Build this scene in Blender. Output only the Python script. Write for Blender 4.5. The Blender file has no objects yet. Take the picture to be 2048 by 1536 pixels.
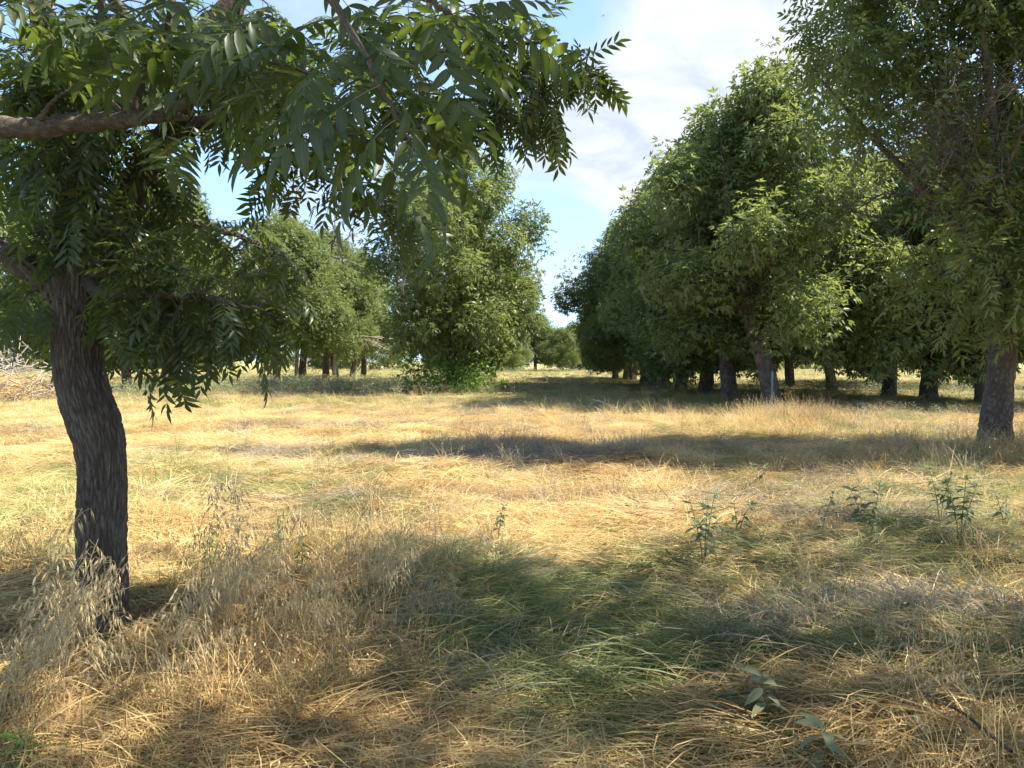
import bpy, math
import numpy as np
from mathutils import Vector, Matrix

rng = np.random.default_rng(7)
SC = bpy.context.scene
COL = SC.collection
R = math.radians

# ------------------------------------------------------------------ camera
CAM_H = 1.6
PITCH = math.atan((768 - 722) / 1539.0)
cam_d = bpy.data.cameras.new('camera')
cam_d.sensor_fit = 'HORIZONTAL'
cam_d.sensor_width = 34.6
cam_d.lens = 26.0
cam_d.clip_end = 5000
cam = bpy.data.objects.new('camera', cam_d)
COL.objects.link(cam)
cam.location = (0, 0, CAM_H)
cam.rotation_euler = (math.pi / 2 - PITCH, 0, 0)
SC.camera = cam

# ------------------------------------------------------------------ sun, sky, exposure
SUN_EL, SUN_AZ = R(51), R(-2)            # azimuth measured from +X towards +Y
sd = Vector((math.cos(SUN_EL) * math.cos(SUN_AZ), math.cos(SUN_EL) * math.sin(SUN_AZ), math.sin(SUN_EL)))
sun_d = bpy.data.lights.new('sun', 'SUN')
sun_d.energy = 4.1
sun_d.angle = R(0.53)
sun_d.color = (1.0, 0.93, 0.8)
sun = bpy.data.objects.new('sun', sun_d)
COL.objects.link(sun)
sun.rotation_euler = sd.to_track_quat('Z', 'Y').to_euler()

SC.view_settings.view_transform = 'Standard'
SC.view_settings.look = 'None'
SC.view_settings.gamma = 1.0
SC.view_settings.use_curve_mapping = False
SC.view_settings.exposure = 1.97

W = bpy.data.worlds.new('World')
SC.world = W
W.use_nodes = True
nt = W.node_tree
nt.nodes.clear()


class NB:
    """small node builder"""
    def __init__(self, tree):
        self.t = tree

    def n(self, kind, **kw):
        nd = self.t.nodes.new(kind)
        for k, v in kw.items():
            if k.startswith('in_'):
                key = k[3:]
                key = int(key) if key.isdigit() else key.replace('_', ' ')
                s = nd.inputs[key]
                if hasattr(v, 'is_output') or isinstance(v, bpy.types.NodeSocket):
                    self.t.links.new(v, s)
                else:
                    s.default_value = v
            else:
                setattr(nd, k, v)
        return nd

    def math(self, op, a, b=None, c=None, clamp=False):
        nd = self.t.nodes.new('ShaderNodeMath')
        nd.operation = op
        nd.use_clamp = clamp
        for i, v in enumerate((a, b, c)):
            if v is None:
                continue
            if isinstance(v, bpy.types.NodeSocket):
                self.t.links.new(v, nd.inputs[i])
            else:
                nd.inputs[i].default_value = v
        return nd.outputs[0]

    def vmath(self, op, a, b=None):
        nd = self.t.nodes.new('ShaderNodeVectorMath')
        nd.operation = op
        for i, v in enumerate((a, b)):
            if v is None:
                continue
            if isinstance(v, bpy.types.NodeSocket):
                self.t.links.new(v, nd.inputs[i])
            else:
                nd.inputs[i].default_value = v
        return nd.outputs['Value'] if op in ('DOT_PRODUCT', 'LENGTH', 'DISTANCE') else nd.outputs[0]

    def mix(self, f, a, b, blend='MIX'):
        nd = self.t.nodes.new('ShaderNodeMix')
        nd.data_type = 'RGBA'
        nd.blend_type = blend
        for s, v in ((nd.inputs[0], f), (nd.inputs[6], a), (nd.inputs[7], b)):
            if isinstance(v, bpy.types.NodeSocket):
                self.t.links.new(v, s)
            else:
                s.default_value = v if not isinstance(v, tuple) or len(v) == 4 else (*v, 1)
        return nd.outputs[2]

    def ramp(self, f, stops, interp='LINEAR'):
        nd = self.t.nodes.new('ShaderNodeValToRGB')
        nd.color_ramp.interpolation = interp
        el = nd.color_ramp.elements
        while len(el) < len(stops):
            el.new(0.5)
        for e, (p, c) in zip(el, stops):
            e.position = p
            e.color = (c, c, c, 1) if not isinstance(c, tuple) else (*c[:3], 1)
        self.t.links.new(f, nd.inputs[0])
        return nd.outputs[0]

    def link(self, a, b):
        self.t.links.new(a, b)


def px_dir(px, py):
    """unit view ray of a photograph pixel"""
    x = (px - 1024) / 1539.0
    y = (768 - py) / 1539.0
    v = np.array([x, math.cos(PITCH) + y * math.sin(PITCH), -math.sin(PITCH) + y * math.cos(PITCH)])
    return v / np.linalg.norm(v)


def at(px, py, d):
    """world point seen at a photograph pixel, d metres ahead"""
    v = px_dir(px, py)
    v = v / v[1] * d
    return np.array([v[0], v[1], v[2] + CAM_H])


b = NB(nt)
tc = b.n('ShaderNodeTexCoord').outputs['Generated']
sky = b.n('ShaderNodeTexSky', sky_type='NISHITA', sun_disc=False, sun_elevation=SUN_EL,
          sun_rotation=math.pi / 2 - SUN_AZ, altitude=300, air_density=0.9, dust_density=0.25, ozone_density=2.2)
# clouds: projected on a high sheet so that they flatten towards the horizon
sep = b.n('ShaderNodeSeparateXYZ', in_Vector=tc)
den = b.math('ADD', b.math('ABSOLUTE', sep.outputs[2]), 0.22)
cvec = b.n('ShaderNodeCombineXYZ', in_0=b.math('DIVIDE', sep.outputs[0], den),
           in_1=b.math('DIVIDE', sep.outputs[1], den), in_2=b.math('MULTIPLY', sep.outputs[2], 1.5)).outputs[0]
n1 = b.n('ShaderNodeTexNoise', noise_dimensions='3D', in_Vector=b.vmath('ADD', cvec, (3.1, 1.7, 0.3)),
         in_Scale=1.6, in_Detail=8.0, in_Roughness=0.58, in_Distortion=0.25).outputs['Fac']
dens = b.math('ADD', n1, -0.49)
# the cumulus bank seen above the lane, and the blue gaps beside it
for (px, py, wd, amp) in ((1420, 130, 0.20, 0.34), (1290, 230, 0.10, 0.22), (1140, 310, 0.055, 0.26), (1640, 60, 0.2, 0.2),
                          (1125, 585, 0.045, 0.2), (640, 400, 0.16, 0.2), (1040, 330, 0.05, 0.12), (1170, 40, 0.055, -0.35), (1120, 440, 0.06, -0.4),
                          (420, 340, 0.06, -0.2), (1010, 120, 0.06, 0.1)):
    d = px_dir(px, py)
    dd = b.vmath('DISTANCE', b.vmath('NORMALIZE', tc), tuple(d))
    g = b.math('EXPONENT', b.math('MULTIPLY', b.math('POWER', b.math('DIVIDE', dd, wd), 2.0), -1.0))
    dens = b.math('ADD', dens, b.math('MULTIPLY', g, amp))
mask = b.ramp(b.math('MULTIPLY', dens, 2.6, clamp=True), [(0.0, 0.0), (0.45, 0.5), (1.0, 0.95)], 'EASE')
n2 = b.n('ShaderNodeTexNoise', noise_dimensions='3D', in_Vector=b.vmath('ADD', cvec, (9.0, 4.0, 2.0)),
         in_Scale=5.0, in_Detail=6.0, in_Roughness=0.6, in_Distortion=0.4).outputs['Fac']
ccol = b.mix(b.ramp(n2, [(0.36, 0.0), (0.64, 1.0)]), (1.6, 1.78, 2.05), (2.36, 2.42, 2.5))
col = b.mix(mask, b.mix(1.0, sky.outputs[0], b.mix(b.ramp(sep.outputs[2], [(0.0, 0.0), (0.32, 1.0)]), (0.44, 0.57, 0.82), (0.92, 0.88, 0.86)), 'MULTIPLY'), ccol)
bg = b.n('ShaderNodeBackground', in_Color=col, in_Strength=0.118)
b.link(bg.outputs[0], b.n('ShaderNodeOutputWorld').inputs[0])


# ------------------------------------------------------------------ numpy helpers
def _hash(ix, iy, iz, seed):
    h = (ix.astype(np.int64) * 374761393 + iy.astype(np.int64) * 668265263 + iz.astype(np.int64) * 2147483647 + seed * 974711) & 0xFFFFFFFF
    h = ((h ^ (h >> 13)) * 1274126177) & 0xFFFFFFFF
    h = (h ^ (h >> 16)) & 0xFFFFFF
    return h / float(0xFFFFFF)


def noise(x, y, z=0.0, seed=0):
    """value noise 0..1"""
    x, y, z = np.broadcast_arrays(np.asarray(x, float), np.asarray(y, float), np.asarray(z, float))
    ix, iy, iz = np.floor(x), np.floor(y), np.floor(z)
    fx, fy, fz = x - ix, y - iy, z - iz
    fx, fy, fz = [f * f * (3 - 2 * f) for f in (fx, fy, fz)]
    o = 0
    for dx in (0, 1):
        for dy in (0, 1):
            for dz in (0, 1):
                w = (fx if dx else 1 - fx) * (fy if dy else 1 - fy) * (fz if dz else 1 - fz)
                o = o + w * _hash(ix + dx, iy + dy, iz + dz, seed)
    return o


def fbm(x, y, z=0.0, seed=0, octv=4):
    s, a, o = 1.0, 0.5, 0
    for k in range(octv):
        o = o + a * noise(np.asarray(x) * s, np.asarray(y) * s, np.asarray(z) * s, seed + k)
        s *= 2.03
        a *= 0.5
    return o / (1 - 0.5 ** octv)


def mk_mesh(name, V, F, mats, attrs=None, smooth=False, mat_idx=None):
    """V (n,3); F one (m,k) array or a list of them"""
    m = bpy.data.meshes.new(name)
    V = np.ascontiguousarray(V, np.float32)
    Fs = F if isinstance(F, list) else [F]
    Fs = [np.asarray(f, np.int32) for f in Fs if len(f)]
    m.vertices.add(len(V))
    m.vertices.foreach_set('co', V.ravel())
    if Fs:
        loops = np.concatenate([f.ravel() for f in Fs])
        tot = np.concatenate([np.full(len(f), f.shape[1], np.int32) for f in Fs])
        start = np.concatenate([[0], np.cumsum(tot)[:-1]]).astype(np.int32)
        m.loops.add(len(loops))
        m.loops.foreach_set('vertex_index', loops)
        m.polygons.add(len(tot))
        m.polygons.foreach_set('loop_start', start)
        if mat_idx is not None:
            m.polygons.foreach_set('material_index', np.asarray(mat_idx, np.int32))
    m.update(calc_edges=True)
    if Fs:
        m.polygons.foreach_set('use_smooth', np.full(len(m.polygons), bool(smooth)))
    for k, a in (attrs or {}).items():
        a = np.asarray(a)
        if a.ndim == 2:
            at_ = m.attributes.new(k, 'FLOAT_VECTOR', 'POINT')
            at_.data.foreach_set('vector', a.astype(np.float32).ravel())
        elif a.dtype.kind == 'i':
            at_ = m.attributes.new(k, 'INT', 'POINT')
            at_.data.foreach_set('value', a.astype(np.int32))
        else:
            at_ = m.attributes.new(k, 'FLOAT', 'POINT')
            at_.data.foreach_set('value', a.astype(np.float32))
    for mt in (mats if isinstance(mats, (list, tuple)) else [mats]):
        m.materials.append(mt)
    return m


def link(name, data, parent=None, kind=None, loc=None):
    o = bpy.data.objects.new(name, data)
    COL.objects.link(o)
    if parent is not None:
        o.parent = parent
    if kind:
        o['kind'] = kind
    if loc is not None:
        o.location = loc
    return o


def thing(name, label, cat, loc=(0, 0, 0), rz=0.0, group=None, scale=1.0):
    o = bpy.data.objects.new(name, None)
    COL.objects.link(o)
    o.empty_display_size = 0.2
    o.location = loc
    o.rotation_euler = (0, 0, rz)
    o.scale = (scale,) * 3 if not isinstance(scale, tuple) else scale
    o['label'] = label
    o['category'] = cat
    if group:
        o['group'] = group
    return o


def norm(v):
    return v / np.maximum(np.linalg.norm(v, axis=-1, keepdims=True), 1e-9)


def smooth_path(P, rad, n):
    """Catmull-Rom resample of a poly-line with radii"""
    P = np.asarray(P, float)
    rad = np.asarray(rad, float)
    Q = np.vstack([2 * P[0] - P[1], P, 2 * P[-1] - P[-2]])
    t = np.linspace(0, len(P) - 1, n)
    i = np.minimum(t.astype(int), len(P) - 2)
    f = (t - i)[:, None]
    p0, p1, p2, p3 = Q[i], Q[i + 1], Q[i + 2], Q[i + 3]
    out = 0.5 * (2 * p1 + (p2 - p0) * f + (2 * p0 - 5 * p1 + 4 * p2 - p3) * f ** 2 + (3 * p1 - p0 - 3 * p2 + p3) * f ** 3)
    return out, np.interp(t, np.arange(len(rad)), rad)


def tube(P, rad, seg=8, disp=None, cap=True):
    """tube mesh along P; disp(theta, arc, r) returns added radius"""
    P = np.asarray(P, float)
    n = len(P)
    T = norm(np.gradient(P, axis=0))
    ref = np.array([0.0, 1.0, 0.0]) if abs(T[0][2]) > 0.6 else np.array([0.0, 0.0, 1.0])
    U = np.zeros_like(P)
    u = ref - T[0] * ref.dot(T[0])
    u /= np.linalg.norm(u)
    for k in range(n):
        u = u - T[k] * u.dot(T[k])
        u = u / np.linalg.norm(u)
        U[k] = u
    Wd = np.cross(T, U)
    th = np.linspace(0, 2 * np.pi, seg, endpoint=False)
    r = np.asarray(rad)[:, None] * np.ones(seg)[None]
    if disp is not None:
        arc = np.concatenate([[0], np.cumsum(np.linalg.norm(np.diff(P, axis=0), axis=1))])
        r = r + disp(th[None, :], arc[:, None], r)
    V = P[:, None, :] + r[..., None] * (np.cos(th)[None, :, None] * U[:, None, :] + np.sin(th)[None, :, None] * Wd[:, None, :])
    k = np.arange(n - 1)[:, None] * seg
    j = np.arange(seg)[None, :]
    j2 = (j + 1) % seg
    F = np.stack([k + j, k + j2, k + seg + j2, k + seg + j], -1).reshape(-1, 4)
    V = V.reshape(-1, 3)
    if cap:
        V = np.vstack([V, P[-1:] + T[-1:] * rad[-1] * 0.5])
        e = (n - 1) * seg
        tri = np.stack([e + np.arange(seg), e + (np.arange(seg) + 1) % seg, np.full(seg, len(V) - 1)], -1)
        return V, [F, tri]
    return V, [F]


def plates(th, s, ncell, rows, depth, seed=0, crack=0.5):
    """cracked bark: long plates divided by furrows. returns displacement, plate random, crack amount"""
    th, s = np.broadcast_arrays(th, s)
    cx, cy = np.cos(th) * ncell / 6.28, np.sin(th) * ncell / 6.28
    u = th / (2 * np.pi) * ncell + (fbm(cx * 0.5, cy * 0.5, s * rows * 0.35, seed + 3, 3) - 0.5) * 3.2 + (noise(cx * 2.2, cy * 2.2, s * rows * 2.2, seed + 9) - 0.5) * 0.5
    v = s * rows + (fbm(cx * 0.7, cy * 0.7, s * rows * 0.5, seed + 5, 2) - 0.5) * 2.0
    iu, iv = np.floor(u), np.floor(v)
    f1 = np.full(u.shape, 9.0)
    f2 = np.full(u.shape, 9.0)
    rid = np.zeros(u.shape)
    for du in (-1, 0, 1):
        for dv in (-1, 0, 1):
            a, c = iu + du, iv + dv
            am = np.mod(a, ncell)
            px_ = a + 0.1 + 0.8 * _hash(am, c, 0 * c, seed)
            py_ = c + 0.1 + 0.8 * _hash(am, c, 0 * c + 1, seed)
            d = np.sqrt((px_ - u) ** 2 + (py_ - v) ** 2)
            nr = d < f1
            f2 = np.where(nr, f1, np.minimum(f2, d))
            rid = np.where(nr, _hash(am, c, 0 * c + 2, seed), rid)
            f1 = np.where(nr, d, f1)
    e = np.clip((f2 - f1) / crack, 0, 1)
    crk = 1 - e ** 1.3
    fine = noise(cx * 6, cy * 6, s * rows * 5, seed + 20) - 0.5
    return depth * (-crk + 0.45 * (rid - 0.5) + 0.5 * fine), rid, crk


def bark_tube(P, rad, seg, ncell, rows, depth, lump=0.0, seed=0):
    P = np.asarray(P, float)
    arc = np.concatenate([[0], np.cumsum(np.linalg.norm(np.diff(P, axis=0), axis=1))])
    th = np.linspace(0, 2 * np.pi, seg, endpoint=False)
    d, rid, crk = plates(th[None, :], arc[:, None], ncell, rows, depth, seed)
    lu = lump * (fbm(np.cos(th)[None] * 1.3, np.sin(th)[None] * 1.3, arc[:, None] * 2.2, 34, 2) - 0.5)
    k = np.minimum(1, np.asarray(rad) / (depth * 5))[:, None]
    V, F = tube(P, rad, seg, lambda t, s_, r_: d * k + lu)
    at_ = {'rnd': np.append(rid.ravel(), 0.5), 'crack': np.append(crk.ravel(), 0.0)}
    return V, F, at_


def join(parts):
    """list of (V, [F...]) -> V, [quads, tris]"""
    Vs, fs, o = [], {}, 0
    for V, F in parts:
        for f in F:
            if len(f):
                fs.setdefault(f.shape[1], []).append(f + o)
        Vs.append(V)
        o += len(V)
    return np.vstack(Vs), [np.vstack(x) for x in fs.values()]


# ------------------------------------------------------------------ materials
def new_mat(name):
    m = bpy.data.materials.new(name)
    m.use_nodes = True
    m.node_tree.nodes.clear()
    return m, NB(m.node_tree)


def leaf_mat(name, dark, light, trans, gloss=0.35, tr=0.38, mid=None, back=None):
    """diffuse + translucent leaf with a waxy top; 'rnd' per leaf"""
    m, b = new_mat(name)
    a = b.n('ShaderNodeAttribute', attribute_name='rnd').outputs['Fac']
    oi = b.n('ShaderNodeObjectInfo').outputs['Random']
    f = b.math('FRACT', b.math('ADD', a, b.math('MULTIPLY', oi, 0.37)))
    pos = b.n('ShaderNodeNewGeometry')
    nz = b.n('ShaderNodeTexNoise', in_Vector=pos.outputs['Position'], in_Scale=1.1, in_Detail=2.0).outputs['Fac']
    f = b.math('ADD', b.math('MULTIPLY', f, 0.7), b.math('MULTIPLY', b.math('SUBTRACT', nz, 0.35), 0.9), clamp=True)
    c = b.mix(f, dark, light)
    c = b.mix(b.math('MULTIPLY', b.math('GREATER_THAN', a, 0.965), 0.8), c, (0.26, 0.21, 0.06))
    if back is not None:
        c = b.mix(pos.outputs['Backfacing'], c, b.mix(0.45, c, back))
    if mid is not None:
        md = b.n('ShaderNodeAttribute', attribute_name='mid').outputs['Fac']
        vn = b.n('ShaderNodeAttribute', attribute_name='vein').outputs['Fac']
        side = b.math('MULTIPLY', b.math('GREATER_THAN', b.math('SINE', vn), 0.86), 0.16)
        c = b.mix(b.math('ADD', b.math('MULTIPLY', b.math('LESS_THAN', md, 0.07), 0.6), side, clamp=True), c, mid)
    d = b.n('ShaderNodeBsdfDiffuse', in_Color=c, in_Roughness=0.6)
    t = b.n('ShaderNodeBsdfTranslucent', in_Color=b.mix(f, trans, tuple(min(1, x * 1.25) for x in trans)))
    g = b.n('ShaderNodeBsdfGlossy', in_Color=(0.9, 0.95, 1.0, 1), in_Roughness=gloss)
    fc = b.math('POWER', b.n('ShaderNodeLayerWeight', in_Blend=0.5).outputs['Facing'], 4.0)
    mx = b.n('ShaderNodeMixShader', in_0=tr, in_1=d.outputs[0], in_2=t.outputs[0])
    mx2 = b.n('ShaderNodeMixShader', in_0=b.math('MULTIPLY_ADD', fc, 0.08, 0.02), in_1=mx.outputs[0], in_2=g.outputs[0])
    b.link(mx2.outputs[0], b.n('ShaderNodeOutputMaterial').inputs[0])
    return m


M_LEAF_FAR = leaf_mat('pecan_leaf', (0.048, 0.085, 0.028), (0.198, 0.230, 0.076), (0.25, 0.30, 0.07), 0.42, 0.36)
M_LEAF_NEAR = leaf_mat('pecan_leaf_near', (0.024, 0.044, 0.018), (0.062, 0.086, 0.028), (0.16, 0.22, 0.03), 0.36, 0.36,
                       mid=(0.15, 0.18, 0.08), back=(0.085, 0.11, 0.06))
M_SUCKER = leaf_mat('sucker_leaf', (0.07, 0.13, 0.025), (0.13, 0.20, 0.04), (0.22, 0.34, 0.04), 0.42, 0.4)
M_WEED = leaf_mat('weed_leaf', (0.115, 0.145, 0.062), (0.215, 0.245, 0.115), (0.18, 0.23, 0.07), 0.7, 0.3)
M_FORB = leaf_mat('forb_leaf', (0.165, 0.175, 0.085), (0.30, 0.30, 0.155), (0.20, 0.24, 0.10), 0.6, 0.25)


def bark_mat(name, c0, c1, c2, scale=1.0, bump=0.6):
    m, b = new_mat(name)
    tc = b.n('ShaderNodeTexCoord').outputs['Object']
    st = b.n('ShaderNodeMapping', in_Vector=tc, in_Scale=(26 * scale, 26 * scale, 6 * scale)).outputs[0]
    n1 = b.n('ShaderNodeTexNoise', in_Vector=st, in_Scale=1.0, in_Detail=6.0, in_Roughness=0.65, in_Distortion=0.6).outputs['Fac']
    n2 = b.n('ShaderNodeTexNoise', in_Vector=tc, in_Scale=3.5 * scale, in_Detail=4.0).outputs['Fac']
    n3 = b.n('ShaderNodeTexNoise', in_Vector=tc, in_Scale=70 * scale, in_Detail=3.0).outputs['Fac']
    f = b.math('ADD', b.math('MULTIPLY', n1, 0.75), b.math('MULTIPLY', n3, 0.25))
    c = b.mix(b.ramp(f, [(0.36, 0.0), (0.62, 1.0)]), c0, c1)
    c = b.mix(b.ramp(n2, [(0.5, 0.0), (0.72, 0.7)]), c, c2)
    bp = b.n('ShaderNodeBump', in_Strength=bump, in_Distance=0.02, in_Height=f)
    p = b.n('ShaderNodeBsdfPrincipled', in_Base_Color=c, in_Roughness=0.92, in_Normal=bp.outputs[0])
    p.inputs['Specular IOR Level'].default_value = 0.15
    b.link(p.outputs[0], b.n('ShaderNodeOutputMaterial').inputs[0])
    return m


def plate_mat(name):
    m, b = new_mat(name)
    tc = b.n('ShaderNodeTexCoord').outputs['Object']
    rn = b.n('ShaderNodeAttribute', attribute_name='rnd').outputs['Fac']
    cv = b.n('ShaderNodeAttribute', attribute_name='crack').outputs['Fac']
    st = b.n('ShaderNodeMapping', in_Vector=tc, in_Scale=(60, 60, 16)).outputs[0]
    n1 = b.n('ShaderNodeTexNoise', in_Vector=st, in_Scale=1.0, in_Detail=7.0, in_Roughness=0.7, in_Distortion=0.8).outputs['Fac']
    n2 = b.n('ShaderNodeTexNoise', in_Vector=tc, in_Scale=4.0, in_Detail=5.0, in_Roughness=0.6).outputs['Fac']
    n3 = b.n('ShaderNodeTexNoise', in_Vector=tc, in_Scale=160.0, in_Detail=3.0).outputs['Fac']
    f = b.math('ADD', b.math('MULTIPLY', n1, 0.7), b.math('MULTIPLY', n3, 0.3))
    c = b.mix(b.ramp(f, [(0.36, 0.0), (0.64, 1.0)]), (0.068, 0.054, 0.043), (0.185, 0.153, 0.122))
    c = b.mix(rn, b.mix(1.0, c, (0.85, 0.83, 0.81), 'MULTIPLY'), b.mix(1.0, c, (1.18, 1.17, 1.15), 'MULTIPLY'))
    c = b.mix(b.ramp(n2, [(0.54, 0.0), (0.70, 0.55)]), c, (0.215, 0.205, 0.165))
    c = b.mix(b.math('MULTIPLY', cv, 0.6), c, (0.055, 0.040, 0.032))
    bp = b.n('ShaderNodeBump', in_Strength=0.9, in_Distance=0.008, in_Height=f)
    p = b.n('ShaderNodeBsdfPrincipled', in_Base_Color=c, in_Roughness=0.93, in_Normal=bp.outputs[0])
    p.inputs['Specular IOR Level'].default_value = 0.12
    b.link(p.outputs[0], b.n('ShaderNodeOutputMaterial').inputs[0])
    return m


M_PLATE = plate_mat('cracked_bark')
M_BARK = bark_mat('pecan_bark', (0.035, 0.026, 0.020), (0.155, 0.122, 0.092), (0.21, 0.185, 0.15), 1.0, 1.0)
M_TWIG = bark_mat('twig_bark', (0.04, 0.032, 0.026), (0.12, 0.10, 0.082), (0.19, 0.165, 0.14), 2.0, 0.9)
M_DEAD = bark_mat('dead_wood', (0.20, 0.175, 0.15), (0.34, 0.30, 0.255), (0.30, 0.25, 0.19), 1.5, 0.3)


def grass_mat(name, stops, tr=0.3, gloss=0.5, spec=0.5):
    """colour picked along stops by per-blade random + instance tint"""
    m, b = new_mat(name)
    a = b.n('ShaderNodeAttribute', attribute_name='rnd').outputs['Fac']
    ti = b.n('ShaderNodeAttribute', attribute_name='tint', attribute_type='INSTANCER').outputs['Fac']
    f = b.math('ADD', b.math('MULTIPLY', a, 0.42), b.math('MULTIPLY', ti, 0.58), clamp=True)
    c = b.ramp(f, stops)
    d = b.n('ShaderNodeBsdfDiffuse', in_Color=c, in_Roughness=0.5)
    t = b.n('ShaderNodeBsdfTranslucent', in_Color=c)
    g = b.n('ShaderNodeBsdfGlossy', in_Color=(1, 1, 1, 1), in_Roughness=gloss)
    mx = b.n('ShaderNodeMixShader', in_0=tr, in_1=d.outputs[0], in_2=t.outputs[0])
    mx2 = b.n('ShaderNodeMixShader', in_0=0.02, in_1=mx.outputs[0], in_2=g.outputs[0])
    b.link(mx2.outputs[0], b.n('ShaderNodeOutputMaterial').inputs[0])
    return m


M_STRAW = grass_mat('straw', [(0.0, (0.28, 0.185, 0.085)), (0.3, (0.47, 0.325, 0.14)), (0.6, (0.65, 0.475, 0.205)), (1.0, (0.78, 0.635, 0.335))])
M_RUSSET = grass_mat('russet_straw', [(0.0, (0.26, 0.14, 0.06)), (0.5, (0.45, 0.29, 0.125)), (1.0, (0.60, 0.43, 0.21))])
M_GREY = grass_mat('grey_straw', [(0.0, (0.19, 0.15, 0.105)), (0.5, (0.34, 0.28, 0.20)), (1.0, (0.50, 0.42, 0.29))])
M_GREEN = grass_mat('green_grass', [(0.0, (0.125, 0.15, 0.05)), (0.45, (0.225, 0.25, 0.08)), (0.8, (0.37, 0.37, 0.14)), (1.0, (0.46, 0.44, 0.21))], 0.35)
M_OAT = grass_mat('oat_husk', [(0.0, (0.58, 0.46, 0.25)), (0.5, (0.76, 0.66, 0.42)), (1.0, (0.85, 0.78, 0.58))], 0.4)


# ------------------------------------------------------------------ ground
def bump_at(x, y, cx, cy, rx, ry, h):
    return h * np.exp(-((x - cx) / rx) ** 2 - ((y - cy) / ry) ** 2)


TRUNK_DIP = 0.0


def height(x, y):
    x = np.asarray(x, float)
    y = np.asarray(y, float)
    d = np.hypot(x, y)
    z = (fbm(x * 0.55 + 7, y * 0.8, 0, 3, 3) - 0.5) * 0.26 + (fbm(x * 1.7, y * 2.2, 0, 11, 3) - 0.5) * 0.17
    z = z * np.clip(1.3 - d / 40, 0.15, 1)
    for a in ((-1.0, 5.6, 0.9, 0.8, 0.12), (-2.9, 3.4, 1.0, 0.8, 0.03), (-2.45, 4.4, 0.9, 0.9, TRUNK_DIP), (0.35, 5.0, 0.7, 1.8, -0.10), (1.4, 4.6, 0.5, 0.7, 0.07), (2.9, 4.4, 0.8, 0.6, 0.10),
              (-0.7, 12.5, 1.2, 0.7, 0.15), (1.3, 12.2, 1.2, 0.7, 0.13), (6.8, 18.5, 1.1, 1.4, 0.25), (7.5, 12.5, 2.5, 2.0, 0.15), (1.2, 3.4, 0.6, 0.35, 0.05)):
        z = z + bump_at(x, y, *a)
    z = z + 0.1 * np.clip((d - 12) / 60, 0, 1)
    return z


TRUNK_DIP = -0.07 - float(height(-2.45, 4.5))      # the trunk stands in a slight hollow


def m_ground():
    m, b = new_mat('thatch_soil')
    g = b.n('ShaderNodeNewGeometry').outputs['Position']
    n1 = b.n('ShaderNodeTexNoise', in_Vector=g, in_Scale=0.6, in_Detail=5.0, in_Roughness=0.6).outputs['Fac']
    n2 = b.n('ShaderNodeTexNoise', in_Vector=b.n('ShaderNodeMapping', in_Vector=g, in_Scale=(14, 40, 20)).outputs[0], in_Scale=1.0, in_Detail=6.0, in_Roughness=0.7, in_Distortion=1.2).outputs['Fac']
    n3 = b.n('ShaderNodeTexNoise', in_Vector=b.vmath('ADD', g, (40, 12, 0)), in_Scale=0.33, in_Detail=4.0).outputs['Fac']
    c = b.mix(b.ramp(n2, [(0.3, 0.0), (0.7, 1.0)]), (0.15, 0.11, 0.06), (0.45, 0.35, 0.18))
    c = b.mix(b.ramp(n1, [(0.42, 0.0), (0.68, 0.8)]), c, b.mix(n2, (0.10, 0.12, 0.045), (0.24, 0.25, 0.10)))
    red = at(1640, 892, 14.2)
    dd = b.vmath('DISTANCE', b.vmath('MULTIPLY', g, (0.42, 1.0, 0.0)), (red[0] * 0.42, red[1], 0.0))
    c = b.mix(b.math('MULTIPLY', b.ramp(dd, [(0.0, 1.0), (1.0, 0.0)]), 0.85), c, b.mix(n2, (0.28, 0.15, 0.085), (0.46, 0.28, 0.17)))
    far = b.math('DIVIDE', b.math('SUBTRACT', b.n('ShaderNodeSeparateXYZ', in_Vector=g).outputs[1], 45.0), 60.0, clamp=True)
    c = b.mix(far, c, b.mix(n3, (0.20, 0.20, 0.075), (0.40, 0.33, 0.14)))
    bp = b.n('ShaderNodeBump', in_Strength=0.5, in_Distance=0.03, in_Height=n2)
    p = b.n('ShaderNodeBsdfPrincipled', in_Base_Color=c, in_Roughness=0.95, in_Normal=bp.outputs[0])
    p.inputs['Specular IOR Level'].default_value = 0.1
    b.link(p.outputs[0], b.n('ShaderNodeOutputMaterial').inputs[0])
    return m


gn = 230
u = np.linspace(-1, 1, gn)
gx = np.sinh(u * 5.6) / math.sinh(5.6) * 1500
v = np.linspace(0, 1, gn)
gy = -14 + np.sinh(v * 5.0) / math.sinh(5.0) * 1900
XX, YY = np.meshgrid(gx, gy)
GV = np.stack([XX, YY, height(XX, YY)], -1).reshape(-1, 3)
k = np.arange(gn - 1)
I, J = np.meshgrid(k, k, indexing='ij')
q = I * gn + J
GF = np.stack([q, q + 1, q + gn + 1, q + gn], -1).reshape(-1, 4)
ground = link('ground', mk_mesh('ground', GV, GF, m_ground(), smooth=True), kind='structure')


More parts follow.
